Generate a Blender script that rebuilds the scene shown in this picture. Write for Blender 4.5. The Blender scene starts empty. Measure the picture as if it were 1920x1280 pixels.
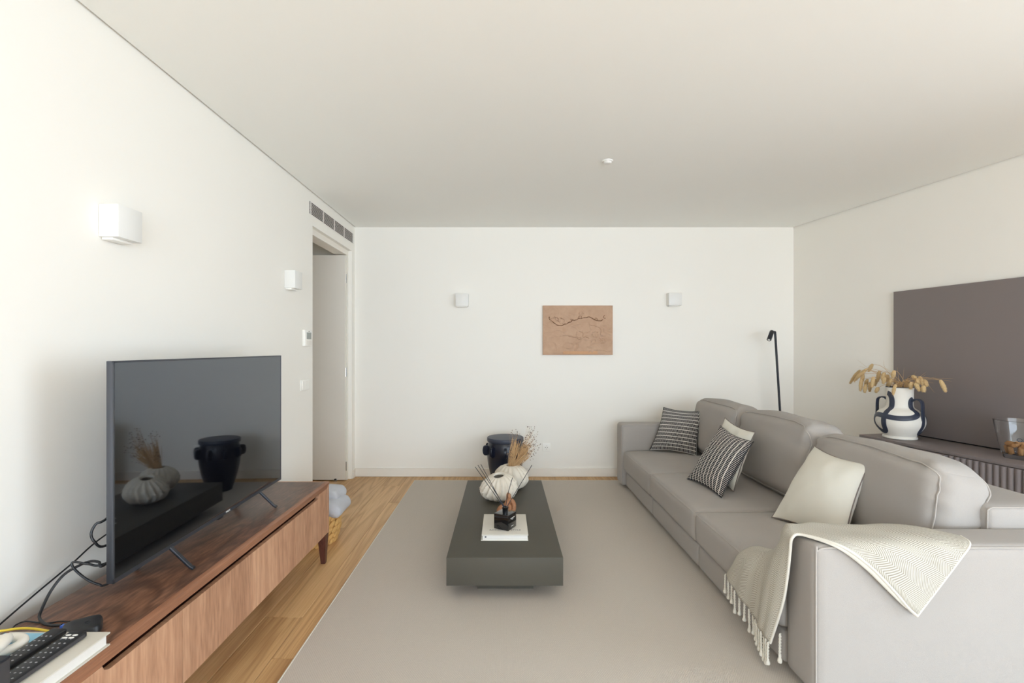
import bpy, bmesh, math, random
from mathutils import Vector, Matrix, noise
random.seed(7)
PI = math.pi
S = bpy.context.scene
COL = S.collection
# ------------------------------------------------------------------ camera
F = 907.0; CX = 945.0; CY = 653.0; CH = 1.336
cd = bpy.data.cameras.new('camera'); cam = bpy.data.objects.new('camera', cd); COL.objects.link(cam)
cd.sensor_width = 36.0; cd.lens = F / 1920 * 36.0
cd.shift_x = (960 - CX) / 1920; cd.shift_y = (CY - 640) / 1920
cd.clip_start = 0.02
cam.location = (0, 0, CH); cam.rotation_euler = (PI / 2, 0, 0)
S.camera = cam
# ------------------------------------------------------------------ daylight
w = bpy.data.worlds.new('sky'); S.world = w; w.use_nodes = True
bg = w.node_tree.nodes['Background']
bg.inputs['Color'].default_value = (0.74, 0.868, 1.0, 1); bg.inputs['Strength'].default_value = 7.5
YW = -4.2                        # inner face of the wall with the near windows, behind the camera
WX0, WX1, WZ0, WZ1 = -1.05, 4.2, 0.04, 2.46
RY0, RY1, RZ0, RZ1 = -0.6, 1.3, 0.04, 2.46      # window in the right wall, beside the camera and out of its view
def portal(loc, rot, sx, sy):
    pl = bpy.data.lights.new('window_portal', 'AREA'); pl.shape = 'RECTANGLE'
    pl.size = sx; pl.size_y = sy; pl.cycles.is_portal = True
    po = bpy.data.objects.new('window_portal', pl); COL.objects.link(po); po.location = loc; po.rotation_euler = rot
portal(((WX0 + WX1) / 2, YW - 0.2, (WZ0 + WZ1) / 2), (PI / 2, 0, 0), WX1 - WX0, WZ1 - WZ0)
_K = 0.193; _ym = (RY0 + RY1) / 2
portal((3.023 + _K * (5.05 - _ym) + 0.17, _ym, (RZ0 + RZ1) / 2), (PI / 2, 0, PI / 2 + math.atan(_K)), (RY1 - RY0) * math.hypot(1, _K), RZ1 - RZ0)
S.view_settings.view_transform = 'Standard'; S.view_settings.look = 'None'
S.view_settings.exposure = 0.53; S.view_settings.gamma = 1.0
S.view_settings.use_curve_mapping = False
S.cycles.max_bounces = 16; S.cycles.diffuse_bounces = 10; S.cycles.glossy_bounces = 6
S.cycles.transmission_bounces = 10; S.cycles.transparent_max_bounces = 12

# ------------------------------------------------------------------ helpers
def P(px, py, Y):                 # a point of the room at depth Y
    return Vector(((px - CX) * Y / F, Y, CH - (py - CY) * Y / F))
def lin(c):
    return tuple((x / 255 / 12.92) if x / 255 <= 0.04045 else ((x / 255 + 0.055) / 1.055) ** 2.4 for x in c)
class NT:
    def __init__(s, name):
        s.m = bpy.data.materials.new(name); s.m.use_nodes = True
        s.t = s.m.node_tree; s.b = s.t.nodes['Principled BSDF']
    def n(s, typ, **kw):
        nd = s.t.nodes.new(typ)
        for k, v in kw.items():
            if k.startswith('i_'):
                key = k[2:]; key = int(key) if key.isdigit() else key.replace('_', ' ')
                nd.inputs[key].default_value = v
            else: setattr(nd, k, v)
        return nd
    def l(s, a, b): s.t.links.new(a, b)
    def math(s, op, a, b=None, c=None):
        nd = s.t.nodes.new('ShaderNodeMath'); nd.operation = op
        for i, x in enumerate((a, b, c)):
            if x is None: continue
            if isinstance(x, (int, float)): nd.inputs[i].default_value = x
            else: s.l(x, nd.inputs[i])
        return nd.outputs[0]
    def mix(s, f, a, b):
        nd = s.t.nodes.new('ShaderNodeMix'); nd.data_type = 'RGBA'
        for i, x in ((0, f), (6, a), (7, b)):
            if isinstance(x, (int, float)): nd.inputs[i].default_value = x
            elif isinstance(x, tuple): nd.inputs[i].default_value = (*x[:3], 1)
            else: s.l(x, nd.inputs[i])
        return nd.outputs[2]
    def coord(s, scale=(1, 1, 1), rnd=0.0, uv=False):
        tc = s.t.nodes.new('ShaderNodeTexCoord'); mp = s.t.nodes.new('ShaderNodeMapping')
        mp.inputs['Scale'].default_value = scale
        src = tc.outputs['UV'] if uv else tc.outputs['Object']
        if rnd:
            oi = s.t.nodes.new('ShaderNodeObjectInfo')
            va = s.t.nodes.new('ShaderNodeVectorMath'); va.operation = 'ADD'
            s.l(src, va.inputs[0]); s.l(s.math('MULTIPLY', oi.outputs['Random'], rnd), va.inputs[1]); src = va.outputs[0]
        s.l(src, mp.inputs['Vector'])
        return mp.outputs['Vector']
    def noise(s, vec, scale, detail=3, rough=0.5, dist=0.0):
        nd = s.n('ShaderNodeTexNoise', i_Scale=scale, i_Detail=detail, i_Roughness=rough, i_Distortion=dist)
        s.l(vec, nd.inputs['Vector']); return nd.outputs['Fac']
    def bump(s, h, strength, dist=0.01):
        nd = s.n('ShaderNodeBump', i_Strength=strength, i_Distance=dist)
        s.l(h, nd.inputs['Height']); s.l(nd.outputs['Normal'], s.b.inputs['Normal'])
    def ramp(s, f, stops):
        nd = s.t.nodes.new('ShaderNodeValToRGB'); e = nd.color_ramp.elements
        while len(e) < len(stops): e.new(0.5)
        for i, (p, c) in enumerate(stops): e[i].position = p; e[i].color = (*c[:3], 1)
        s.l(f, nd.inputs[0]); return nd.outputs[0]
    def color(s, c):
        if isinstance(c, tuple): s.b.inputs['Base Color'].default_value = (*c[:3], 1)
        else: s.l(c, s.b.inputs['Base Color'])
def plain(name, c, rough=0.5, metal=0.0, var=0.06, vs=6.0, bump=0.0, bs=60.0, spec=0.5, coat=0.0, bd=0.002):
    m = NT(name); a = lin(c); v = m.coord()
    f = m.noise(v, vs, 3)
    lo = tuple(x * (1 - var) for x in a); hi = tuple(min(1, x * (1 + var)) for x in a)
    m.color(m.mix(f, lo, hi)); m.b.inputs['Roughness'].default_value = rough
    m.b.inputs['Metallic'].default_value = metal; m.b.inputs['Specular IOR Level'].default_value = spec
    m.b.inputs['Coat Weight'].default_value = coat
    if bump: m.bump(m.noise(v, bs, 2), bump, bd)
    return m.m
def fabric(name, c, var=0.05, weave=900.0, rough=0.9, bump=0.25):
    m = NT(name); a = lin(c); v = m.coord()
    f1 = m.noise(v, 3.0, 3); f2 = m.noise(m.coord((1, 1, 3.0)), weave * 0.45, 1); f3 = m.noise(m.coord((1, 3.0, 1)), weave * 0.45, 1)
    f = m.math('ADD', m.math('MULTIPLY', f1, 0.4), m.math('MULTIPLY', m.math('ADD', f2, f3), 0.3))
    m.color(m.mix(f, tuple(x * (1 - 2.4 * var) for x in a), tuple(min(1, x * (1 + 2.4 * var)) for x in a)))
    m.b.inputs['Roughness'].default_value = rough; m.b.inputs['Specular IOR Level'].default_value = 0.15
    m.b.inputs['Sheen Weight'].default_value = 0.03; m.b.inputs['Sheen Roughness'].default_value = 0.5
    m.bump(m.math('ADD', f2, f3), bump, 0.001)
    return m.m
def wood(name, cols, stretch, n, rough=0.45, base=1.0, line=0.5, rnd=40.0, dist=0.6, fine=120.0, var=0.25, spec=0.4):
    """contour lines of a stretched noise = cathedral grain; cols = dark, mid, light"""
    m = NT(name); d, mi, li = (lin(c) for c in cols)
    v = m.coord(stretch, rnd)
    h = m.noise(v, base, 2.0, 0.45, dist)
    s1 = m.math('SINE', m.math('MULTIPLY', h, n * 2 * PI))
    s1 = m.math('POWER', m.math('ADD', m.math('MULTIPLY', s1, 0.5), 0.5), 2.5)
    fs = (stretch[0] * 6, stretch[1] * 3, stretch[2] * 6)
    fn = m.noise(m.coord(fs, rnd), base * fine / 30, 3)
    big = m.noise(m.coord(tuple(x * 0.6 for x in stretch), rnd), base * 0.8, 1)
    k = m.math('ADD', m.math('MULTIPLY', fn, 0.55), m.math('MULTIPLY', big, 0.45))
    c0 = m.ramp(k, [(0.3, d), (0.5, mi), (0.72, li)])
    oi = m.t.nodes.new('ShaderNodeObjectInfo')
    br = m.math('ADD', m.math('MULTIPLY', oi.outputs['Random'], var), 1 - var / 2)
    hsv = m.n('ShaderNodeHueSaturation'); m.l(m.mix(m.math('MULTIPLY', s1, line), c0, d), hsv.inputs['Color']); m.l(br, hsv.inputs['Value'])
    m.color(hsv.outputs[0])
    m.b.inputs['Roughness'].default_value = rough; m.b.inputs['Specular IOR Level'].default_value = spec
    m.bump(fn, 0.08, 0.001)
    return m.m

ROOT = {}
def tag(o, label=None, cat=None, group=None, kind=None):
    if label: o['label'] = label
    if cat: o['category'] = cat
    if group: o['group'] = group
    if kind: o['kind'] = kind
    return o
def thing(name, label, cat, loc=(0, 0, 0), rz=0.0, group=None):
    o = bpy.data.objects.new(name, None); COL.objects.link(o); o.empty_display_size = 0.05
    o.location = loc; o.rotation_euler = (0, 0, rz); ROOT[o.name] = Vector(loc)
    return tag(o, label, cat, group)
def root_of(p):
    while p.parent: p = p.parent
    return p
def obj(name, bm, mat, parent=None, smooth=True, world=True, angle=40):
    """link a bmesh as one mesh object; with world=True the vertices are room coordinates (unrotated roots only)"""
    if parent is not None and world:
        off = ROOT.get(root_of(parent).name, Vector((0, 0, 0)))
        for v in bm.verts: v.co -= off
    bmesh.ops.recalc_face_normals(bm, faces=bm.faces[:])
    me = bpy.data.meshes.new(name); 
    if smooth:
        for f in bm.faces: f.smooth = True
        for e in bm.edges:
            if len(e.link_faces) == 2 and e.calc_face_angle(0) > math.radians(angle): e.smooth = False
    bm.to_mesh(me); bm.free()
    for mm in (mat if isinstance(mat, (list, tuple)) else [mat]): me.materials.append(mm)
    o = bpy.data.objects.new(name, me); COL.objects.link(o)
    if parent is not None: o.parent = parent
    return o
def copyobj(o, parent, loc=None):
    c = o.copy(); COL.objects.link(c); c.parent = parent
    if loc is not None: c.location = loc
    return c
def recenter(o):
    """give a top-level mesh an origin at the bottom of its bounds"""
    if o.type != 'MESH' or o.parent: return o
    cs = [v.co for v in o.data.vertices]
    c = Vector(((min(v.x for v in cs) + max(v.x for v in cs)) / 2, (min(v.y for v in cs) + max(v.y for v in cs)) / 2, min(v.z for v in cs)))
    o.data.transform(Matrix.Translation(-c)); o.location = o.location + c
    return o
def B(): return bmesh.new()
def box(bm, x0, x1, y0, y1, z0, z1, bev=0.0, seg=2):
    vs = [bm.verts.new((x, y, z)) for z in (z0, z1) for y in (y0, y1) for x in (x0, x1)]
    fs = [(0, 2, 3, 1), (4, 5, 7, 6), (0, 1, 5, 4), (2, 6, 7, 3), (0, 4, 6, 2), (1, 3, 7, 5)]
    faces = [bm.faces.new([vs[i] for i in f]) for f in fs]
    if bev:
        es = list({e for f in faces for e in f.edges})
        bmesh.ops.bevel(bm, geom=es, offset=bev, segments=seg, profile=0.5, affect='EDGES', clamp_overlap=True)
    return vs
def boxo(name, x0, x1, y0, y1, z0, z1, mat, parent=None, bev=0.0, seg=2, world=True):
    bm = B(); box(bm, x0, x1, y0, y1, z0, z1, bev, seg); return obj(name, bm, mat, parent, world=world)
def crom(pts, n):
    pts = [Vector(p) for p in pts]; out = []
    for i in range(len(pts) - 1):
        p0 = pts[i - 1] if i else pts[0] * 2 - pts[1]
        p1, p2 = pts[i], pts[i + 1]
        p3 = pts[i + 2] if i + 2 < len(pts) else pts[-1] * 2 - pts[-2]
        for k in range(n):
            t = k / n
            out.append(0.5 * ((2 * p1) + (p2 - p0) * t + (2 * p0 - 5 * p1 + 4 * p2 - p3) * t * t + (3 * p1 - p0 - 3 * p2 + p3) * t ** 3))
    out.append(pts[-1]); return out
def tube(bm, pts, r, seg=8, closed=False):
    pts = [Vector(p) for p in pts]; n = len(pts)
    rs = r if isinstance(r, (list, tuple)) else [r] * n
    rings = []; up = None
    for i, p in enumerate(pts):
        a = pts[(i - 1) % n] if (closed or i) else pts[0]
        b = pts[(i + 1) % n] if (closed or i < n - 1) else pts[-1]
        t = (b - a).normalized() if (b - a).length > 1e-9 else Vector((0, 0, 1))
        if up is None:
            up = Vector((0, 0, 1)) if abs(t.z) < 0.9 else Vector((1, 0, 0))
        up = (up - t * up.dot(t)).normalized(); sd = t.cross(up)
        rings.append([bm.verts.new(p + (up * math.cos(2 * PI * k / seg) + sd * math.sin(2 * PI * k / seg)) * rs[i]) for k in range(seg)])
    for i in range(n if closed else n - 1):
        A, C = rings[i], rings[(i + 1) % n]
        for k in range(seg):
            bm.faces.new((A[k], A[(k + 1) % seg], C[(k + 1) % seg], C[k]))
    if not closed:
        bm.faces.new(rings[0]); bm.faces.new(rings[-1])
    return rings
def lathe(bm, prof, seg=48, c=(0, 0, 0), mod=None, cap=True):
    c = Vector(c); rings = []
    for r, z in prof:
        ring = []
        for k in range(seg):
            a = 2 * PI * k / seg
            p = Vector((r * math.cos(a), r * math.sin(a), z))
            if mod: p = mod(p, a, r, z)
            ring.append(bm.verts.new(c + p))
        rings.append(ring)
    for A, C in zip(rings, rings[1:]):
        for k in range(seg): bm.faces.new((A[k], A[(k + 1) % seg], C[(k + 1) % seg], C[k]))
    if cap: bm.faces.new(rings[0]); bm.faces.new(rings[-1])
def cyl(bm, c, r, h, seg=24, axis='Z', r2=None):
    r2 = r if r2 is None else r2
    c = Vector(c); ring = []
    for rr, d in ((r, 0), (r2, h)):
        vs = []
        for k in range(seg):
            a = 2 * PI * k / seg; u, v = rr * math.cos(a), rr * math.sin(a)
            p = {'Z': (u, v, d), 'X': (d, u, v), 'Y': (u, d, v)}[axis]
            vs.append(bm.verts.new(c + Vector(p)))
        ring.append(vs)
    for k in range(seg): bm.faces.new((ring[0][k], ring[0][(k + 1) % seg], ring[1][(k + 1) % seg], ring[1][k]))
    bm.faces.new(ring[0]); bm.faces.new(ring[1])
def strap(bm, pts, nrm, wdt, th):
    rings = []
    n = len(pts)
    for i, (p, nn) in enumerate(zip(pts, nrm)):
        t_ = (pts[min(i + 1, n - 1)] - pts[max(i - 1, 0)]).normalized(); nn = (nn - t_ * nn.dot(t_)).normalized(); s_ = t_.cross(nn)
        rings.append([bm.verts.new(p + s_ * a * wdt / 2 + nn * b * th / 2) for a, b in ((-1, -0.55), (-1, 0.55), (-0.82, 1), (0.82, 1), (1, 0.55), (1, -0.55), (0.82, -1), (-0.82, -1))])
    for A, C in zip(rings, rings[1:]):
        for k in range(8): bm.faces.new((A[k], A[(k + 1) % 8], C[(k + 1) % 8], C[k]))
    bm.faces.new(rings[0]); bm.faces.new(rings[-1])
def soft(bm, h, r, cuts=14, crown=(0, 0, 0), wr=0.0, seed=0.0, wsc=7.0, ex=1.7):
    """rounded, crowned box of half sizes h about the origin; returns its vertices"""
    t = bmesh.new(); bmesh.ops.create_cube(t, size=2.0)
    bmesh.ops.subdivide_edges(t, edges=t.edges[:], cuts=cuts, use_grid_fill=True)
    for v in t.verts:
        q = [math.copysign(1 - (1 - abs(x)) ** ex, x) for x in v.co]
        p = Vector([q[i] * h[i] for i in range(3)])
        inn = Vector([max(-(h[i] - r), min(h[i] - r, p[i])) for i in range(3)])
        d = p - inn
        if d.length > 1e-9: p = inn + d.normalized() * r
        for i in range(3):
            j, k = (i + 1) % 3, (i + 2) % 3
            p[i] += math.copysign(1, q[i]) * abs(q[i]) ** 3 * crown[i] * max(0, 1 - q[j] ** 2) ** 0.8 * max(0, 1 - q[k] ** 2) ** 0.8
        if wr:
            nn = p.normalized()
            p += nn * wr * noise.noise(Vector((p.x * wsc + seed, p.y * wsc, p.z * wsc)))
        v.co = p
    me = bpy.data.meshes.new('t'); t.to_mesh(me); t.free()
    n0 = len(bm.verts); bm.from_mesh(me); bpy.data.meshes.remove(me); bm.verts.ensure_lookup_table()
    return bm.verts[n0:]
def text_bm(s, size, M, extrude=0.0004):
    c = bpy.data.curves.new('t', 'FONT'); c.body = s; c.size = size; c.extrude = extrude; c.align_x = 'CENTER'; c.align_y = 'CENTER'
    o = bpy.data.objects.new('t', c); COL.objects.link(o)
    dg = bpy.context.evaluated_depsgraph_get(); me = bpy.data.meshes.new_from_object(o.evaluated_get(dg))
    bm = B(); bm.from_mesh(me); bm.transform(M)
    bpy.data.objects.remove(o); bpy.data.curves.remove(c); bpy.data.meshes.remove(me)
    return bm
def frame3(o, ex, ey):
    ex = Vector(ex).normalized(); ey = Vector(ey).normalized(); ez = ex.cross(ey)
    M = Matrix((ex, ey, ez)).transposed().to_4x4(); M.translation = Vector(o); return M

# ------------------------------------------------------------------ materials
M_wall = plain('wall_paint', (241, 238, 231), 0.9, var=0.012, vs=1.2, bump=0.04, bs=250, spec=0.2)
M_ceil = plain('ceiling_paint', (245, 246, 243), 0.95, var=0.01, vs=1.0, spec=0.15)
M_trim = plain('trim_paint', (236, 231, 222), 0.5, var=0.01)
M_door = plain('door_lacquer', (228, 222, 212), 0.45, var=0.01)
M_white = plain('white_metal', (230, 229, 225), 0.4, var=0.01)
M_wplastic = plain('white_plastic', (244, 242, 236), 0.35, var=0.01)
M_dark = plain('dark_void', (40, 38, 38), 0.9, var=0.05)
M_slat = plain('grille_slat', (225, 222, 216), 0.5, var=0.01)
M_pine = wood('pine_plank', ((160, 120, 78), (204, 166, 118), (216, 180, 134)), (5.6, 0.30, 5.6), 9, rough=0.42, line=0.5, var=0.1, dist=0.5)
M_walnut = wood('walnut_top', ((58, 38, 29), (104, 71, 54), (146, 106, 82)), (3.4, 1.15, 3.4), 6, rough=0.34, line=0.55, rnd=3.0, var=0.0, dist=1.8)
M_walnut_e = wood('walnut_edge', ((116, 76, 54), (146, 100, 74), (170, 120, 90)), (10, 0.6, 10), 4, rough=0.38, line=0.25, rnd=3.0, var=0.0)
M_walnut_d = wood('walnut_door', ((150, 108, 82), (186, 142, 112), (204, 162, 130)), (2.0, 8.0, 0.45), 6, rough=0.42, line=0.35, rnd=13.0, var=0.12, dist=0.3)
M_leg = wood('walnut_leg', ((60, 32, 26), (84, 48, 38), (104, 62, 48)), (8, 8, 1), 3, rough=0.4, line=0.3, rnd=3.0, var=0.0)
M_sofa = fabric('sofa_linen', (166, 161, 156), 0.06)
M_seam = fabric('sofa_piping', (178, 172, 166), 0.03)
M_cream = fabric('cream_cotton', (218, 215, 204), 0.02, 700)
M_piping = plain('grey_piping', (120, 110, 104), 0.8)
M_throw_cord = fabric('throw_cord', (214, 210, 199), 0.04, 500)
M_black = plain('black_plastic', (24, 25, 29), 0.42, var=0.1)
M_blackm = plain('black_matte', (30, 32, 40), 0.5, var=0.1)
M_navyglaze = plain('navy_glaze', (24, 27, 42), 0.28, var=0.15, vs=12, spec=0.5)
M_navyband = plain('navy_band', (52, 58, 74), 0.45, var=0.1)
M_vase = plain('white_bisque', (230, 226, 217), 0.75, var=0.02, bump=0.1, bs=90)
M_gourd = plain('cream_stoneware', (212, 204, 190), 0.75, var=0.07, vs=14, bump=0.4, bs=55, bd=0.004)
M_table = plain('coffee_table_laquer', (82, 79, 71), 0.45, var=0.03, vs=2, spec=0.12)
M_taupe = plain('taupe_laquer', (128, 119, 118), 0.55, var=0.02, vs=2)
M_paper = plain('book_cover', (208, 203, 192), 0.6, var=0.02)
M_pages = plain('book_pages', (222, 220, 215), 0.8, var=0.03, vs=90)
M_print = plain('dark_print', (70, 74, 84), 0.7)
M_terra = wood('carved_brown_wood', ((124, 82, 56), (160, 112, 78), (178, 130, 94)), (5, 5, 12), 4, rough=0.6, line=0.2, var=0.0)
M_straw = plain('dried_straw', (204, 170, 126), 0.8, var=0.3, vs=300)
M_pod = plain('dried_seed_pod', (112, 88, 72), 0.8, var=0.3, vs=200)
M_fox = plain('foxtail_fluff', (206, 178, 132), 0.9, var=0.22, vs=120, bump=0.6, bs=400)
M_cork = plain('cork', (190, 142, 92), 0.9, var=0.35, vs=150, bump=0.5, bs=300)
M_metal = plain('gunmetal', (84, 87, 94), 0.35, metal=0.7, var=0.04)
M_foot = plain('dark_gunmetal', (58, 60, 66), 0.35, metal=0.6, var=0.04)
M_chrome = plain('chrome', (190, 190, 192), 0.2, metal=1.0, var=0.02)
M_basket = plain('hyacinth_braid', (205, 162, 98), 0.75, var=0.25, vs=40, bump=0.5, bs=120)
M_plush = plain('grey_plush', (186, 188, 194), 1.0, var=0.06, vs=25, bump=0.8, bs=220)
M_yellow = plain('yellow_cable', (226, 200, 60), 0.5)
M_blue = plain('blue_plug', (60, 105, 205), 0.5)
M_lblue = plain('light_blue_print', (140, 196, 222), 0.5, var=0.12, vs=30)
M_graybox = plain('charcoal_box', (62, 60, 62), 0.55, var=0.05)
M_screen_lcd = plain('grey_lcd', (150, 155, 150), 0.3, var=0.02)
def glassy():
    m = NT('clear_glass'); m.color((1.0, 1.0, 1.0)); m.b.inputs['Roughness'].default_value = 0.0
    m.b.inputs['Transmission Weight'].default_value = 1.0; m.b.inputs['IOR'].default_value = 1.45; return m.m
M_glass = glassy()
M_button = plain('grey_button', (150, 150, 154), 0.5)
def pane():
    m = NT('window_pane'); t = m.n('ShaderNodeBsdfTransparent'); g = m.n('ShaderNodeBsdfGlossy', i_Roughness=0.02)
    mx = m.n('ShaderNodeMixShader', i_0=0.06); m.l(t.outputs[0], mx.inputs[1]); m.l(g.outputs[0], mx.inputs[2])
    m.l(mx.outputs[0], m.t.nodes['Material Output'].inputs['Surface']); return m.m
M_pane = pane()
def tvscreen():
    m = NT('tv_screen'); m.color((0.003, 0.003, 0.004)); m.b.inputs['Roughness'].default_value = 0.03
    m.b.inputs['IOR'].default_value = 2.5; m.b.inputs['Specular IOR Level'].default_value = 0.5; m.b.inputs['Specular Tint'].default_value = (0.80, 0.88, 1.0, 1); return m.m
M_tv = tvscreen()
def rugmat():
    m = NT('woven_rug'); v = m.coord(); a = lin((196, 188, 178))
    sx = m.n('ShaderNodeSeparateXYZ'); m.l(v, sx.inputs[0])
    wx = m.math('SINE', m.math('MULTIPLY', sx.outputs[0], 2 * PI / 0.0095))
    wy = m.math('SINE', m.math('ADD', m.math('MULTIPLY', sx.outputs[1], 2 * PI / 0.013), m.math('MULTIPLY', m.math('SIGN', wx), PI / 2)))
    h = m.math('MULTIPLY', m.math('ABSOLUTE', wx), m.math('ADD', m.math('MULTIPLY', wy, 0.4), 0.6))
    f = m.math('ADD', m.math('MULTIPLY', h, 0.55), m.math('MULTIPLY', m.noise(v, 160, 2), 0.45))
    m.color(m.mix(f, tuple(x * 0.80 for x in a), tuple(min(1, x * 1.14) for x in a)))
    m.b.inputs['Roughness'].default_value = 0.95; m.b.inputs['Specular IOR Level'].default_value = 0.1
    m.bump(h, 0.35, 0.002); return m.m
M_rug = rugmat()
def stripemat(name, rows, bars, swap):
    m = NT(name); uv = m.coord(uv=True); s = m.n('ShaderNodeSeparateXYZ'); m.l(uv, s.inputs[0])
    u, v = (s.outputs[1], s.outputs[0]) if swap else (s.outputs[0], s.outputs[1])
    wob = m.math('MULTIPLY', m.math('SUBTRACT', m.noise(uv, 5, 1), 0.5), 0.004)
    rv = m.math('FRACT', m.math('MULTIPLY', m.math('ADD', v, wob), rows))
    line = m.math('LESS_THAN', rv, 0.17)
    bar = m.math('GREATER_THAN', m.math('FRACT', m.math('MULTIPLY', u, bars)), 0.68)
    f = m.math('MAXIMUM', line, m.math('MULTIPLY', bar, 0.75))
    m.color(m.mix(f, lin((22, 22, 32)), lin((222, 218, 212))))
    m.b.inputs['Roughness'].default_value = 0.9; m.b.inputs['Specular IOR Level'].default_value = 0.15
    m.bump(f, 0.4, 0.002); return m.m
M_str1 = stripemat('black_white_weave', 12.0, 36, False)
M_str2 = stripemat('black_white_weave_upright', 12.0, 38, True)
def herring():
    m = NT('herringbone_throw'); uv = m.coord(uv=True); s = m.n('ShaderNodeSeparateXYZ'); m.l(uv, s.inputs[0])
    z = m.math('PINGPONG', m.math('MULTIPLY', s.outputs[1], 1.0), 0.040)
    ln = m.math('SINE', m.math('MULTIPLY', m.math('ADD', s.outputs[0], m.math('MULTIPLY', z, 0.8)), 2 * PI / 0.0088))
    f = m.math('ADD', m.math('MULTIPLY', ln, 0.5), 0.5)
    f = m.math('POWER', f, 1.3)
    m.color(m.mix(f, lin((206, 202, 191)), lin((146, 140, 128))))
    m.b.inputs['Roughness'].default_value = 0.95; m.b.inputs['Specular IOR Level'].default_value = 0.1
    m.bump(m.math('SUBTRACT', 1.0, f), 0.3, 0.001); return m.m
M_throw = herring()
def sandart():
    m = NT('sand_relief'); v = m.coord(); f = m.noise(v, 9, 5, 0.6, 0.8)
    m.color(m.mix(f, lin((172, 138, 112)), lin((206, 174, 148)))); m.b.inputs['Roughness'].default_value = 0.9
    m.bump(m.noise(v, 120, 4, 0.6), 0.5, 0.003); return m.m
M_sand = sandart()
M_crack = plain('dark_sand', (122, 88, 62), 0.9, var=0.2, vs=60)
M_ochre = plain('ochre_sand', (200, 156, 120), 0.9, var=0.08, vs=40)

# ------------------------------------------------------------------ room
H = 2.60; XL = -1.559; YB = 5.05; XC = 3.023; K = 0.193
def xr(y): return XC + K * (YB - y)            # right wall, which runs slightly aslant
DY0, DY1, DZ = 3.94, 4.955, 2.335               # door opening in the left wall
def struct(name, bm, m, parent=None):
    o = obj(name, bm, m, parent)
    if parent is None: o['kind'] = 'structure'
    return o
T = 0.15
# floor: base slab and planks
bm = B(); box(bm, XL - 1.6, 5.2, YW - 0.2, YB + 0.1, -0.12, -0.018); floor = struct('floor', bm, M_dark)
pw = 0.187; i = 0; x = XL - 1.5
shared = {}
while x < 4.95:
    y = YW - 0.1 - random.random() * 1.4
    while y < YB + 0.02:
        L = random.choice((1.9, 2.1, 2.3))
        ya, yb = max(y, YW - 0.1), min(y + L, YB + 0.02)
        hall = x + pw < XL - 0.02
        if yb - ya > 0.05 and not (hall and yb < 3.6):
            key = round(yb - ya, 3)
            if key not in shared:
                bm = B(); box(bm, 0.0006, pw - 0.0006, 0.0006, yb - ya - 0.0006, -0.018, 0.0, 0.0012, 1)
                o = obj('plank', bm, M_pine, floor, world=False); shared[key] = o
                o.location = (x, ya, 0)
            else: copyobj(shared[key], floor, (x, ya, 0))
        y += L
    x += pw
# left wall: solid part, strip over the door, strip by the corner
bm = B()
box(bm, XL - T, XL, YW - 0.2, DY0, 0, H + 0.05)
box(bm, XL - T, XL, DY0, DY1, DZ, H + 0.05)
box(bm, XL - T, XL, DY1, YB + T, 0, H + 0.05)
wall_left = struct('wall_left', bm, M_wall)
bm = B(); box(bm, XL - 1.7, XC + 0.5, YB, YB + T, 0, H + 0.05); struct('wall_far', bm, M_wall)
bm = B()
def slab(bm, y0, y1, z0, z1, x_in=0.0, th=T):
    """box that follows the slanted right wall"""
    vs = [(xr(y1) + x_in, y1), (xr(y0) + x_in, y0), (xr(y0) + x_in + th, y0), (xr(y1) + x_in + th, y1)]
    lo = [bm.verts.new((a, b, z0)) for a, b in vs]; hi = [bm.verts.new((a, b, z1)) for a, b in vs]
    bm.faces.new(lo); bm.faces.new(hi)
    for k in range(4): bm.faces.new((lo[k], lo[(k + 1) % 4], hi[(k + 1) % 4], hi[k]))
slab(bm, RY1, YB + T, 0, H + 0.05); slab(bm, YW - 0.2, RY0, 0, H + 0.05); slab(bm, RY0, RY1, RZ1, H + 0.05); slab(bm, RY0, RY1, -0.02, RZ0)
struct('wall_right', bm, M_wall)
# ceiling panel hung a finger clear of the side walls, a slab above closes the gap
g = 0.012
bm = B()
vs = [(XL + g, YW - 0.2), (xr(YW - 0.2) - g, YW - 0.2), (xr(YB) - g, YB), (XL + g, YB)]
lo = [bm.verts.new((a, b, H)) for a, b in vs]; hi = [bm.verts.new((a, b, H + 0.03)) for a, b in vs]
bm.faces.new(lo); bm.faces.new(hi)
for k in range(4): bm.faces.new((lo[k], lo[(k + 1) % 4], hi[(k + 1) % 4], hi[k]))
ceiling = struct('ceiling', bm, M_ceil)
bm = B(); box(bm, XL - T, 5.2, YW - 0.2, YB + T, H + 0.05, H + 0.12); struct('ceiling', bm, M_dark)
# window wall behind the camera
bm = B()
box(bm, XL - T, WX0, YW - 0.2, YW, 0, H); box(bm, WX1, 5.2, YW - 0.2, YW, 0, H)
box(bm, WX0, WX1, YW - 0.2, YW, WZ1, H); box(bm, WX0, WX1, YW - 0.2, YW, -0.02, WZ0)
struct('wall_near', bm, M_wall)
NW = 4; ww = (WX1 - WX0) / NW
for k in range(NW):
    x0 = WX0 + k * ww; x1 = x0 + ww; yy = YW - 0.12
    bm = B(); f = 0.045
    box(bm, x0, x0 + f, yy - 0.03, yy + 0.03, WZ0, WZ1); box(bm, x1 - f, x1, yy - 0.03, yy + 0.03, WZ0, WZ1)
    box(bm, x0 + f, x1 - f, yy - 0.03, yy + 0.03, WZ0, WZ0 + f); box(bm, x0 + f, x1 - f, yy - 0.03, yy + 0.03, WZ1 - f, WZ1)
    wn = struct('window_%d' % (k + 1), bm, M_white)
    boxo('pane', x0 + f, x1 - f, yy - 0.004, yy + 0.004, WZ0 + f, WZ1 - f, M_pane, wn)
RN = 3; rw = (RY1 - RY0) / RN
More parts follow.
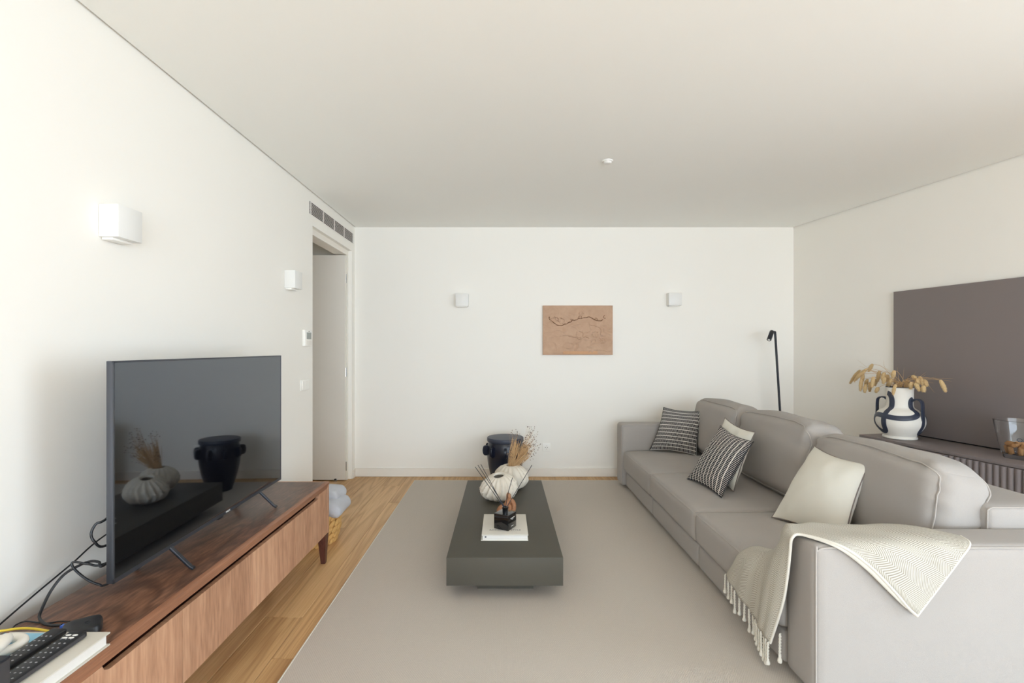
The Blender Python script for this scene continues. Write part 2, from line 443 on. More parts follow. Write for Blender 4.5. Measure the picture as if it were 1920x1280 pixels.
for k in range(RN):
    a0 = RY0 + k * rw; a1 = a0 + rw; f = 0.045; bm = B()
    slab(bm, a0, a0 + f, RZ0, RZ1, 0.06, 0.06); slab(bm, a1 - f, a1, RZ0, RZ1, 0.06, 0.06)
    slab(bm, a0 + f, a1 - f, RZ0, RZ0 + f, 0.06, 0.06); slab(bm, a0 + f, a1 - f, RZ1 - f, RZ1, 0.06, 0.06)
    wn = struct('window_%d' % (NW + k + 1), bm, M_white)
    bm = B(); slab(bm, a0 + f, a1 - f, RZ0 + f, RZ1 - f, 0.086, 0.008); obj('pane', bm, M_pane, wn)
# baseboards
def base(name, x0, x1, y0, y1):
    bm = B(); box(bm, x0, x1, y0, y1, 0.0, 0.088, 0.003, 1); return struct(name, bm, M_trim)
base('baseboard_far', XL, 3.02, YB - 0.014, YB)
base('baseboard_left', XL, XL + 0.014, YW, DY0 - 0.002)
base('baseboard_left', XL, XL + 0.014, DY1 + 0.002, YB - 0.014)
bm = B(); slab(bm, 4.02, YB - 0.016, 0, 0.088, -0.014, 0.0138); slab(bm, RY1, 1.45, 0, 0.088, -0.014, 0.0138); struct('baseboard_right', bm, M_trim)
# door frame (trim), door leaf standing open into the hall, hall shell
bm = B()
box(bm, XL - T, XL - 0.035, DY0, DY1, DZ - 0.052, DZ, 0.002, 1)
box(bm, XL - T, XL - 0.035, DY0, DY0 + 0.035, 0, DZ - 0.052, 0.002, 1)
box(bm, XL - T, XL - 0.035, DY1 - 0.035, DY1, 0, DZ - 0.052, 0.002, 1)
struct('trim_1', bm, M_trim)
bm = B(); box(bm, XL - 0.98, XL - 0.04, 4.872, 4.915, 0.012, 2.277, 0.003, 1)
door = struct('door_1', bm, M_door)
bm = B(); cyl(bm, (XL - 0.042, 4.895, 0.10), 0.010, 0.09, 10); cyl(bm, (XL - 0.042, 4.895, 2.0), 0.010, 0.09, 10); cyl(bm, (XL - 0.042, 4.895, 1.05), 0.010, 0.09, 10)
obj('hinge', bm, M_chrome, door)
bm = B(); box(bm, XL - 1.6, XL - 1.5, 3.5, YB + T, 0, 2.45); struct('wall_hall', bm, M_wall)
bm = B(); box(bm, XL - 1.6, XL - T, 3.5, 3.6, 0, 2.45); struct('wall_hall', bm, M_wall)
bm = B(); box(bm, XL - 1.6, XL - T, 3.5, YB + T, 2.45, 2.5); struct('ceiling', bm, M_ceil)
ds = thing('door_stop', 'small chrome stop under the foot of the open white door', 'door stop', (XL - 0.135, 4.86, 0))
bm = B(); cyl(bm, (XL - 0.135, 4.86, 0), 0.016, 0.012, 16); obj('foot', bm, M_chrome, ds)
bm = B(); cyl(bm, (XL - 0.135, 4.86, 0.012), 0.011, 0.014, 16); obj('rubber_buffer', bm, M_black, ds)

# ventilation grille above the door
gy0, gy1, gz0, gz1 = 3.875, 5.0, 2.418, 2.516
gr = thing('ventilation_grille', 'white slatted ventilation grille above the doorway', 'vent', (XL, (gy0 + gy1) / 2, gz0))
boxo('slot_shade_plate', XL + 0.0005, XL + 0.002, gy0, gy1, gz0, gz1, M_dark, gr)  # flat dark plate, its colour stands in for shade between the slats
ns = 8
for k in range(ns + 1):
    z = gz0 + (gz1 - gz0) * k / ns
    boxo('slat', XL + 0.002, XL + 0.004, gy0, gy1, z - 0.0017, z + 0.0017, M_slat, gr)
for k in range(5):
    y = gy0 + 0.02 + (gy1 - gy0 - 0.04) * k / 4
    boxo('mullion', XL + 0.002, XL + 0.005, y - 0.008, y + 0.008, gz0, gz1, M_slat, gr)

# wall lamps
def sconce(name_label, c, nx, ny, wd=0.125, hh=0.127, dp=0.078):
    """c = centre on the wall, (nx, ny) = direction into the room"""
    t = thing('wall_lamp', name_label, 'wall lamp', (c[0], c[1], c[2] - hh / 2), 0, 'white cube wall lamps')
    def bx(nm, a0, a1, d0, d1, z0, z1, m, bev=0.0):
        if nx: boxo(nm, min(c[0] + nx * d0, c[0] + nx * d1), max(c[0] + nx * d0, c[0] + nx * d1), c[1] + a0, c[1] + a1, z0, z1, m, t, bev)
        else: boxo(nm, c[0] + a0, c[0] + a1, min(c[1] + ny * d0, c[1] + ny * d1), max(c[1] + ny * d0, c[1] + ny * d1), z0, z1, m, t, bev)
    z0, z1 = c[2] - hh / 2, c[2] + hh / 2
    bx('body', -wd / 2, wd / 2, 0.001, dp, z0, z1, M_white, 0.003)
    bx('lower_diffuser', -wd / 2 + 0.012, wd / 2 - 0.012, 0.004, dp * 0.6, z0 - 0.009, z0 + 0.001, M_wplastic, 0.002)
    return t
sconce('nearest white cube wall lamp, high above the television', (XL, 1.92, 1.829), 1, 0)
sconce('white cube wall lamp beside the doorway above the thermostat', (XL, 3.492, 1.829), 1, 0)
sconce('white cube wall lamp on the far wall left of the sand picture', (P(867, 562, YB).x, YB, P(867, 562, 4.98).z), 0, -1, 0.132, 0.13)
sconce('white cube wall lamp on the far wall above the sofa', (P(1261.5, 560.5, YB).x, YB, P(1261, 560.5, 4.98).z), 0, -1, 0.132, 0.13)

# thermostat, switch, socket
t = thing('thermostat', 'white wall thermostat with small grey display', 'thermostat', (XL, 3.80, 1.35))
zc = 1.416; y0, y1 = 3.735, 3.865
boxo('housing', XL + 0.001, XL + 0.024, y0, y1, zc - 0.062, zc + 0.064, M_wplastic, t, 0.004)
boxo('display', XL + 0.0235, XL + 0.0255, y0 + 0.028, y1 - 0.014, zc - 0.008, zc + 0.045, M_screen_lcd, t)
boxo('button_flap', XL + 0.0235, XL + 0.026, y0 + 0.02, y1 - 0.012, zc - 0.055, zc - 0.016, M_trim, t, 0.001)
boxo('sensor', XL + 0.0235, XL + 0.025, 3.80, 3.815, zc + 0.051, zc + 0.056, M_dark, t)
t = thing('light_switch', 'white double rocker light switch below the thermostat', 'light switch', (XL, 3.765, 1.01))
y0, y1, zc = 3.69, 3.845, 1.052
boxo('plate', XL + 0.001, XL + 0.010, y0, y1, zc - 0.042, zc + 0.042, M_wplastic, t, 0.003)
for a, b in ((y0 + 0.022, (y0 + y1) / 2 - 0.002), ((y0 + y1) / 2 + 0.002, y1 - 0.022)):
    bm = B(); vv = box(bm, XL + 0.009, XL + 0.015, a, b, zc - 0.03, zc + 0.03, 0.0)
    vv[4 + 1].co.x += 0.002; vv[4 + 3].co.x += 0.002
    obj('rocker', bm, M_wplastic, t)
sx, sz = P(1024.5, 838, YB).x, P(1024.5, 838, YB).z
t = thing('wall_socket', 'white power socket low on the far wall beside the navy pot', 'socket', (sx, YB, sz - 0.042))
boxo('plate', sx - 0.042, sx + 0.042, YB - 0.011, YB - 0.001, sz - 0.042, sz + 0.042, M_wplastic, t, 0.003)
bm = B(); lathe(bm, [(0.021, -0.0005), (0.021, 0.003), (0.0185, 0.003), (0.0185, -0.008)], 28, cap=False)
bm.transform(Matrix.Translation((sx, YB - 0.011, sz)) @ Matrix.Rotation(PI / 2, 4, 'X')); obj('ring', bm, M_trim, t)
for s in (-1, 1):
    bm = B(); cyl(bm, (sx + s * 0.0095, YB - 0.0125, sz), 0.0034, 0.002, 10, 'Y'); obj('pin_hole', bm, M_dark, t)
    boxo('earth_clip', sx - 0.002, sx + 0.002, YB - 0.0135, YB - 0.011, sz + s * 0.016 - 0.003, sz + s * 0.016 + 0.003, M_chrome, t)

# ceiling sensor
p = Vector((0.697, 3.257, H))
t = thing('smoke_detector', 'small round white detector on the ceiling', 'smoke detector', (p.x, p.y, H - 0.02))
bm = B(); lathe(bm, [(0.001, H - 0.022), (0.022, H - 0.022), (0.027, H - 0.017), (0.027, H - 0.008)], 28, (p.x, p.y, 0)); obj('cap', bm, M_white, t)
bm = B(); lathe(bm, [(0.034, H - 0.008), (0.036, H - 0.004), (0.036, H - 0.0005), (0.001, H - 0.0005)], 28, (p.x, p.y, 0)); obj('base_ring', bm, M_white, t)

# relief picture
ax0, ax1, az0, az1 = P(1018, 0, YB - 0.03).x, P(1149, 0, YB - 0.03).x, P(0, 665, YB - 0.03).z, P(0, 572.5, YB - 0.03).z
art = thing('relief_picture', 'sand coloured relief panel with a dark wavy crack on the far wall', 'picture', ((ax0 + ax1) / 2, YB, az0))
boxo('panel', ax0, ax1, YB - 0.028, YB - 0.002, az0, az1, M_sand, art, 0.001)
aw, ah = ax1 - ax0, az1 - az0
def relief(u, v):
    h = 0.0025 * noise.fractal(Vector((u * 5, v * 4, 1.3)), 1.0, 2.0, 4)
    n = noise.noise(Vector((u * 6 + noise.noise(Vector((u * 9, v * 9, 4))) * 0.6, v * 8, 7.1)))
    h += 0.0045 * max(0, 1 - abs(n) * 9) * (0.3 + 0.7 * min(1, max(0, (0.75 - v) * 3)) * min(1, max(0, u * 2)))
    for cu, cv, rr in ((0.53, 0.41, 0.07), (0.75, 0.42, 0.06), (0.15, 0.70, 0.06), (0.27, 0.69, 0.05), (0.86, 0.29, 0.05), (0.55, 0.84, 0.04)):
        d = math.hypot((u - cu) * 1.4, v - cv)
        h += 0.006 * math.exp(-((d - rr) / 0.012) ** 2) * (0.5 + 0.5 * math.sin(9 * math.atan2(v - cv, u - cu)))
    return h
bm = B(); nx, nz = 110, 78; g2 = []
for j in range(nz + 1):
    row = []
    for i in range(nx + 1):
        u, v = i / nx, j / nz; e = min(u, 1 - u, v, 1 - v) * 30
        row.append(bm.verts.new((ax0 + 0.003 + (aw - 0.006) * u, YB - 0.0285 - max(0, min(1, e)) * (0.003 + 1.9 * relief(u, v)), az0 + 0.003 + (ah - 0.006) * v)))
    g2.append(row)
for j in range(nz):
    for i in range(nx): bm.faces.new((g2[j][i], g2[j][i + 1], g2[j + 1][i + 1], g2[j + 1][i]))
obj('relief_surface', bm, M_sand, art)
ck = [(0.09, 0.77), (0.095, 0.72), (0.14, 0.67), (0.17, 0.635), (0.21, 0.60), (0.27, 0.595), (0.31, 0.62), (0.345, 0.63), (0.37, 0.66), (0.40, 0.665), (0.42, 0.70), (0.45, 0.70), (0.49, 0.715), (0.51, 0.74), (0.55, 0.74), (0.58, 0.75), (0.62, 0.755), (0.66, 0.77), (0.70, 0.745), (0.73, 0.715), (0.77, 0.70), (0.82, 0.69), (0.86, 0.715)]
def crackline(pts, r, nm='carved_line', m=M_crack):
    bm = B(); q = crom([Vector((ax0 + aw * u, YB - 0.0318 - max(0.0, 1.9 * relief(u, v)), az0 + ah * v)) for u, v in pts], 4)
    tube(bm, [p + Vector((random.uniform(-1, 1) * 0.0015, 0, random.uniform(-1, 1) * 0.0015)) for p in q], [r * random.uniform(0.6, 1.3) for _ in q], 6); obj(nm, bm, m, art)
crackline(ck, 0.0044)
crackline([(0.885, 0.80), (0.868, 0.775), (0.875, 0.745), (0.90, 0.74)], 0.003)
crackline([(0.16, 0.77), (0.215, 0.74), (0.215, 0.69), (0.235, 0.66)], 0.0026)
crackline([(0.24, 0.755), (0.27, 0.73), (0.31, 0.715)], 0.002)
crackline([(0.41, 0.68), (0.395, 0.72), (0.44, 0.715)], 0.002)
crackline([(0.50, 0.72), (0.51, 0.77), (0.55, 0.78), (0.55, 0.745)], 0.002)
crackline([(0.74, 0.715), (0.76, 0.75), (0.79, 0.70)], 0.002)
crackline([(0.36, 0.38), (0.42, 0.36), (0.48, 0.345), (0.52, 0.31), (0.60, 0.36), (0.66, 0.33), (0.70, 0.25)], 0.0016)
crackline([(0.66, 0.61), (0.78, 0.57), (0.83, 0.50), (0.82, 0.40)], 0.0015)
boxo('ochre_strip', ax0 + aw * 0.29, ax0 + aw * 0.78, YB - 0.0365, YB - 0.03, az0 + ah * 0.015, az0 + ah * 0.072, M_ochre, art, 0.001)

# ------------------------------------------------------------------ rug
bm = B(); box(bm, -0.895, 2.52, 0.25, 4.862, 0.0005, 0.011, 0.002, 1)
rug = thing('area_rug', 'large pale taupe woven rug under the coffee table and sofa', 'rug', (0.8, 2.8, 0))
obj('rug_weave', bm, M_rug, rug)
bm = B(); box(bm, -0.901, -0.893, 0.245, 4.867, 0.0005, 0.0118, 0.002, 1); box(bm, -0.893, 2.52, 4.860, 4.867, 0.0005, 0.0118, 0.002, 1)
obj('hem', bm, M_throw_cord, rug)
RZ = 0.0115

# ------------------------------------------------------------------ coffee table
TX0, TX1, TY0, TY1, TZ0, TZ1 = -0.304, 0.312, 2.55, 4.047, 0.085, 0.234
ct = thing('coffee_table', 'low dark grey slab coffee table in the middle of the rug', 'coffee table', (0.0, 3.3, RZ))
boxo('table_block', TX0, TX1, TY0, TY1, TZ0, TZ1, M_table, ct, 0.0015, 2)
boxo('plinth', -0.147, 0.162, 2.669, 3.93, RZ, TZ0, M_table, ct, 0.001)
# ------------------------------------------------------------------ tv stand
SX0, SX1, SY0, SY1, SZ0, SZ1 = -1.467, -1.093, 0.83, 3.03, 0.188, 0.505
st = thing('tv_stand', 'long walnut TV stand with flush doors along the left wall', 'tv stand', ((SX0 + SX1) / 2, 2, 0))
boxo('top_board', SX0, SX1 - 0.021, SY0 + 0.02, SY1 - 0.02, SZ1 - 0.022, SZ1, M_walnut, st, 0.001)
# bevelled front lip: a prism along Y
def prism(bm, prof, y0, y1):
    a = [bm.verts.new((x, y0, z)) for x, z in prof]; b = [bm.verts.new((x, y1, z)) for x, z in prof]
    bm.faces.new(a); bm.faces.new(b[::-1])
    for k in range(len(prof)): bm.faces.new((a[k], a[(k + 1) % len(prof)], b[(k + 1) % len(prof)], b[k]))
bm = B(); prism(bm, [(SX1 - 0.021, SZ1), (SX1 - 0.007, SZ1 - 0.0005), (SX1, SZ1 - 0.006), (SX1 - 0.005, SZ1 - 0.036), (SX1 - 0.024, SZ1 - 0.036), (SX1 - 0.024, SZ1 - 0.022), (SX1 - 0.021, SZ1 - 0.022)], SY0, SY1)
obj('front_lip', bm, M_walnut_e, st)
for a, b in ((SY0, SY0 + 0.022), (SY1 - 0.022, SY1)):
    boxo('end_panel', SX0, SX1 - 0.002, a, b, SZ0, SZ1 - 0.0005, M_walnut_d, st, 0.003)
boxo('back_panel', SX0, SX0 + 0.008, SY0 + 0.02, SY1 - 0.02, SZ0, SZ1 - 0.02, M_leg, st)
boxo('floor_panel', SX0, SX1 - 0.03, SY0 + 0.02, SY1 - 0.02, SZ0, SZ0 + 0.018, M_walnut_d, st)
boxo('groove_shade_block', SX0 + 0.02, SX1 - 0.045, SY0 + 0.02, SY1 - 0.02, SZ0 + 0.02, SZ1 - 0.03, M_leg, st)  # dark brown filler, puts the shade of the finger groove into colour
# doors: three, each with a scooped finger groove along the upper edge
dy = [SY0 + 0.024, 1.20, 1.65, 2.10, 2.55, SY1 - 0.024]
def door_front(a, b, ga, gb):
    zt, zg, zb = SZ1 - 0.0365, SZ1 - 0.060, SZ0 + 0.002; xf, xb = SX1 - 0.004, SX1 - 0.024
    pr = [(a, zb), (b, zb)]
    if ga > b: pr += [(b, zt), (a, zt)]
    elif gb < b: pr += [(b, zt), (gb + 0.014, zt), (gb + 0.008, zg + 0.010), (gb - 0.006, zg + 0.002), (gb - 0.016, zg)]
    else: pr += [(b, zg)]
    if ga > b: pass
    elif ga > a: pr += [(ga + 0.016, zg), (ga + 0.006, zg + 0.002), (ga - 0.008, zg + 0.010), (ga - 0.014, zt), (a, zt)]
    else: pr += [(a, zg)]
    bm = B(); f0 = [bm.verts.new((xf, y, z)) for y, z in pr]; f1 = [bm.verts.new((xb, y, z)) for y, z in pr]
    bm.faces.new(f0); bm.faces.new(f1[::-1])
    for k in range(len(pr)): bm.faces.new((f0[k], f0[(k + 1) % len(pr)], f1[(k + 1) % len(pr)], f1[k]))
    return obj('door', bm, M_walnut_d, st)
for k in range(5):
    door_front(dy[k] + 0.001, dy[k + 1] - 0.001, (dy[k + 1] - 0.01, 1.335, 0, 0, 0)[k] if k else 9, (9, 9, 9, 9, 2.86)[k])
for yy, s in ((SY0 + 0.03, 1), (SY1 - 0.03, -1)):
    for xx in (SX0 + 0.03, SX1 - 0.03):
        bm = B(); q = []
        for z, h0 in ((0.0, 0.013), (SZ0, 0.026)):
            q.append([bm.verts.new((xx + a * h0, yy + b * h0 - s * (0.0 if z else 0.012), z)) for a, b in ((-1, -1), (1, -1), (1, 1), (-1, 1))])
        bm.faces.new(q[0][::-1]); bm.faces.new(q[1])
        for k in range(4): bm.faces.new((q[0][k], q[0][(k + 1) % 4], q[1][(k + 1) % 4], q[1][k]))
        obj('leg', bm, M_leg, st)

# ------------------------------------------------------------------ television
P1, P2 = Vector((-1.242, 1.537, 0)), Vector((-1.277, 2.77, 0))
tw = (P2 - P1).length; ang = math.atan2(-(P2 - P1).x, (P2 - P1).y)
tv = thing('television', 'large flat black television on slanted metal feet on the walnut stand', 'television', (P1.x, P1.y, SZ1), ang)
b0, b1 = 0.082, 0.791
boxo('housing', -0.022, -0.002, 0, tw, b0, b1, M_metal, tv, 0.002, world=False)
boxo('back_cover', -0.065, -0.0215, 0.18, tw - 0.18, b0 + 0.03, b1 - 0.22, M_black, tv, 0.01, world=False)
boxo('screen', -0.003, 0.0, 0.006, tw - 0.006, b0 + 0.014, b1 - 0.006, M_tv, tv, world=False)
bm = B(); box(bm, -0.004, 0.0012, 0, tw, b0, b0 + 0.0135); box(bm, -0.004, 0.0012, 0, 0.0055, b0, b1); box(bm, -0.004, 0.0012, tw - 0.0055, tw, b0, b1); box(bm, -0.004, 0.0012, 0, tw, b1 - 0.0055, b1)
obj('bezel', bm, M_metal, tv, world=False)
boxo('infrared_eye', -0.012, 0.0, tw * 0.5 - 0.02, tw * 0.5 + 0.02, b0 - 0.009, b0 + 0.001, M_black, tv, 0.002, world=False)
lb = text_bm('PHILIPS', 0.011, frame3((0.0014, tw * 0.545, b0 + 0.0068), (0, 1, 0), (0, 0, 1)), 0.0002)
obj('maker_lettering', lb, M_white, tv, world=False)
for yl in (0.279, 0.983):
    for s in (1, -1):
        xe = 0.085 if s > 0 else -0.13
        bm = B(); pts = [Vector((-0.012, yl, b0 + 0.012)), Vector((xe - s * 0.012, yl, 0.0105)), Vector((xe, yl, 0.0052))]
        strap(bm, pts, [Vector((s * 0.5, 0, 1))] * 3, 0.016, 0.0095); obj('foot', bm, M_foot, tv, world=False)

# ------------------------------------------------------------------ things on the near end of the stand
t = thing('hardback_book', 'pale grey hardback book lying at the near end of the walnut stand', 'book', (-1.24, 1.18, SZ1))
bx0, bx1, by0, by1 = -1.385, -1.104, 0.99, 1.357; bz = 0.5415
boxo('pages', bx0 + 0.004, bx1 - 0.007, by0 + 0.006, by1 - 0.006, SZ1 + 0.004, bz - 0.004, M_pages, t)
boxo('front_cover', bx0, bx1, by0, by1, bz - 0.004, bz, M_paper, t, 0.001)
boxo('back_cover', bx0, bx1, by0, by1, SZ1, SZ1 + 0.004, M_paper, t, 0.001)
boxo('spine', bx0 - 0.002, bx0 + 0.004, by0, by1, SZ1 + 0.004, bz - 0.004, M_paper, t)
t = thing('booklet', 'light blue booklet lying on the grey book under the white knot', 'booklet', (-1.32, 1.24, bz))
boxo('cover', -1.388, -1.262, 1.06, 1.345, bz + 0.002, bz + 0.0032, M_lblue, t)
boxo('pages', -1.389, -1.261, 1.059, 1.346, bz, bz + 0.002, M_pages, t)
def remote(label, xc, y0, y1, z, rows, wide):
    t = thing('remote_control', label, 'remote control', (xc, (y0 + y1) / 2, z), 0, 'remote controls on the book')
    bm = B(); box(bm, xc - wide / 2, xc + wide / 2, y0, y1, z, z + 0.017, 0.005, 3); obj('body', bm, M_black, t)
    first = None
    for j in range(rows):
        for i in range(3):
            y = y0 + 0.035 + (y1 - y0 - 0.075) * j / (rows - 1)
            x = xc + (i - 1) * wide * 0.28
            if first is None:
                bm = B(); bmesh.ops.create_uvsphere(bm, u_segments=10, v_segments=5, radius=1.0)
                for v in bm.verts: v.co = Vector((v.co.x * 0.0030, v.co.y * 0.0025, v.co.z * 0.0012))
                first = obj('button', bm, M_button, t, world=False); first.location = Vector((x, y, z + 0.017)) - ROOT[t.name]
            else: copyobj(first, t, Vector((x, y, z + 0.017)) - ROOT[t.name])
    return t
remote('black remote control nearer the wall, partly on the blue booklet', -1.232, 1.125, 1.342, bz + 0.0035, 8, 0.043)
r2 = remote('black remote control with grey side lying nearer the edge of the book', -1.172, 1.105, 1.335, bz + 0.0002, 9, 0.047)
boxo('side_strip', -1.1485, -1.1475, 1.112, 1.325, bz + 0.004, bz + 0.013, M_graybox, r2)
for k in range(2):
    for i in range(2):
        bm = B(); bmesh.ops.create_uvsphere(bm, u_segments=10, v_segments=5, radius=1.0)
        for v in bm.verts: v.co = Vector((-1.172 + (i - 0.5) * 0.018 + v.co.x * 0.008, 1.312 - k * 0.012 + v.co.y * 0.004, bz + 0.0175 + v.co.z * 0.0015))
        obj('app_button', bm, M_white, r2)
t = thing('white_knot', 'white ceramic knot ornament on the blue booklet', 'ornament', (-1.305, 1.245, bz + 0.0035))
def link(bm, c, a, b, r, ex, ey, n=40):
    c, ex, ey = Vector(c), Vector(ex).normalized(), Vector(ey).normalized()
    tube(bm, [c + ex * (a * math.cos(2 * PI * k / n)) + ey * (b * math.sin(2 * PI * k / n)) for k in range(n)], r, 12, True)
zk = bz + 0.0035
bm = B(); link(bm, (-1.318, 1.26, zk + 0.0135), 0.048, 0.032, 0.0125, (1, 0.5, 0.0), (-0.5, 1, 0.12)); obj('link', bm, M_vase, t)
bm = B(); link(bm, (-1.290, 1.215, zk + 0.029), 0.042, 0.030, 0.0125, (0.4, -1, -0.05), (0.75, 0.35, 0.55)); obj('link', bm, M_vase, t)
t = thing('charcoal_box', 'charcoal box standing on the book at the bottom left corner', 'box', (-1.19, 1.06, bz))
boxo('carton', -1.255, -1.121, 1.02, 1.098, bz, bz + 0.092, M_graybox, t, 0.001)
boxo('lid', -1.2555, -1.1205, 1.0195, 1.0985, bz + 0.0925, bz + 0.098, M_blackm, t, 0.001)
# set-top box: rounded square puck
t = thing('set_top_box', 'flat black set-top box with rounded corners behind the remotes', 'set-top box', (-1.228, 1.408, SZ1))
sbc = Vector((-1.228, 1.408, SZ1))
def sq(p, a, r, z):
    b = a + math.radians(0); c_, s_ = abs(math.cos(b)), abs(math.sin(b)); k = (c_ ** 5 + s_ ** 5) ** (-0.2)
    q = Matrix.Rotation(math.radians(38), 3, 'Z') @ Vector((p.x * k, p.y * k, 0)); return Vector((q.x, q.y, z))
bm = B(); lathe(bm, [(0.036, 0.0005), (0.043, 0.003), (0.0465, 0.010), (0.0465, 0.020), (0.043, 0.0285), (0.037, 0.0315), (0.020, 0.0325), (0.001, 0.0325)], 64, sbc, sq); obj('case', bm, M_black, t)
bm = B(); lathe(bm, [(0.007, 0), (0.007, 0.0012), (0.0045, 0.0012), (0.0045, 0)], 20, sbc + Vector((0.012, 0.004, 0.0325)), cap=False); obj('button', bm, M_blackm, t)
# cables
def cable(name, label, pts, r, m, group='cables behind the television', n=8, parts=None):
    bm = B(); tube(bm, crom(pts, n), r, 8); o = recenter(obj(name, bm, m)); tag(o, label, 'cable', group); return o
cable('power_cable', 'thin straight black cable running down along the left wall', [P(-40, 1205, 1.42), P(0, 1170, 1.47), P(70, 1110, 1.60), P(135, 1056, 1.72), P(197, 1003, 1.84), (-1.44, 2.05, 0.70), (-1.345, 2.12, 0.78)], 0.0028, M_black, n=6)
cable('signal_cable', 'black cable loop at mid height behind the television edge', [(-1.33, 1.72, 0.80), P(197, 974, 1.63), P(180, 982, 1.61), P(171, 1000, 1.60), P(177, 1015, 1.60), P(197, 1023, 1.63), (-1.33, 1.75, 0.69)], 0.0042, M_black)
cable('signal_cable', 'black cable curving from the television down to the set-top box', [(-1.34, 1.78, 0.66), P(197, 1058, 1.60), P(185, 1053, 1.60), P(170, 1052, 1.60), P(150, 1059, 1.60), P(120, 1077, 1.57), P(95, 1108, 1.535), P(77, 1145, 1.497), P(74, 1158, 1.478), P(82, 1168, 1.452), P(98, 1172, 1.440), P(116, 1171.5, 1.436)], 0.0042, M_black)
cable('signal_cable', 'lower black cable loop drooping onto the stand behind the television', [(-1.34, 1.80, 0.62), P(197, 1056, 1.62), P(165, 1057, 1.60), P(140, 1053, 1.59), P(135, 1059, 1.585), P(145, 1072, 1.59), P(165, 1087, 1.60), P(185, 1095, 1.61), P(200, 1095, 1.63), (-1.35, 1.78, 0.53)], 0.0038, M_black)
cable('power_cable', 'thin black cable lying flat on the stand beside the yellow cable', [P(22, 1180, 1.425), P(30, 1171, 1.445), P(48, 1164.5, 1.468), P(70, 1166.5, 1.462), P(90, 1168, 1.46), P(110, 1164.5, 1.47), P(130, 1165, 1.47)], 0.0022, M_black)
cable('network_cable', 'yellow network cable lying beside the set-top box', [P(-40, 1186, 1.40), P(5, 1182, 1.408), P(25, 1179, 1.417), P(50, 1177.5, 1.42), P(75, 1180, 1.412), P(97, 1184, 1.40)], 0.0035, M_yellow)
pp = P(119, 1170.5, 1.432)
bm = B(); box(bm, pp.x - 0.006, pp.x + 0.014, pp.y - 0.007, pp.y + 0.007, SZ1 + 0.0005, SZ1 + 0.0135, 0.002); tag(recenter(obj('cable_plug', bm, M_blue)), 'blue plug at the back of the set-top box', 'plug')

# ------------------------------------------------------------------ basket and plush beyond the stand
bc = Vector((-1.345, 3.37, 0)); bk = thing('woven_basket', 'round golden braided basket on the floor beyond the walnut stand', 'basket', bc)
def br(z): return 0.165 + 0.03 * math.sin(PI * min(1, z / 0.24)) 
bm = B(); lathe(bm, [(0.001, 0.004), (0.15, 0.004), (0.172, 0.03), (0.185, 0.10), (0.18, 0.18), (0.172, 0.225), (0.160, 0.225), (0.168, 0.10), (0.14, 0.02), (0.001, 0.02)], 40, bc, cap=False); obj('lining', bm, M_basket, bk)
for j in range(6):
    z = 0.018 + j * 0.040; rr = br(z) - 0.002; bm = B(); n = 22
    for k in range(n):
        a0 = 2 * PI * (k + 0.5 * (j % 2)) / n
        bmesh.ops.create_uvsphere(bm, u_segments=8, v_segments=6, radius=1.0, matrix=Matrix.Translation(bc + Vector((rr * math.cos(a0), rr * math.sin(a0), z))) @ Matrix.Rotation(a0, 4, 'Z') @ Matrix.Rotation(0.5, 4, 'X') @ Matrix.Diagonal((0.012, 0.036, 0.018, 1)))
    obj('braid_row', bm, M_basket, bk)
pt = thing('plush_blanket', 'light grey fluffy blanket bundled on top of the golden basket', 'blanket', (bc.x, bc.y, 0.2))
for nm, c, hs, sd in (('bundle', (-1.295, 3.40, 0.236), (0.180, 0.14, 0.042), 1.0), ('fold', (-1.305, 3.46, 0.300), (0.15, 0.10, 0.034), 5.0)):
    bm = B(); vs = soft(bm, hs, min(hs) * 0.95, 14, (0, 0, 0.02), 0.012, sd, 9.0)
    for v in vs: v.co += Vector(c) + Vector((0, 0, -0.25 * max(0, v.co.x - 0.12)))
    obj(nm, bm, M_plush, pt)

# ------------------------------------------------------------------ objects on the coffee table
bkx0, bkx1, bky0, bky1, bkz = -0.128, 0.139, 2.769, 3.112, 0.271
t = thing('coffee_table_book', 'thick cream book lying on the coffee table under the diffuser', 'book', (0, 2.94, TZ1))
boxo('pages', bkx0 + 0.006, bkx1 - 0.004, bky0 + 0.004, bky1 - 0.004, TZ1 + 0.005, bkz - 0.007, M_pages, t)
boxo('front_cover', bkx0, bkx1, bky0, bky1, bkz - 0.007, bkz, M_paper, t, 0.0012)
boxo('back_cover', bkx0 - 0.004, bkx1, bky0, bky1, TZ1, TZ1 + 0.005, M_paper, t, 0.0012)
boxo('inner_band', bkx0 + 0.0055, bkx1 - 0.0035, bky0 + 0.0035, bky1 - 0.004, TZ1 + 0.0135, TZ1 + 0.0155, M_paper, t)
boxo('spine_mark', bkx0 + 0.018, bkx0 + 0.027, bky0 + 0.003, bky0 + 0.005, TZ1 + 0.018, TZ1 + 0.026, M_print, t)
obj('title_lettering', text_bm('ACCESSIBLE STYLE', 0.0225, frame3((0.006, 2.838, bkz + 0.0003), (1, 0, 0), (0, 1, 0)), 0.0002), M_print, t)
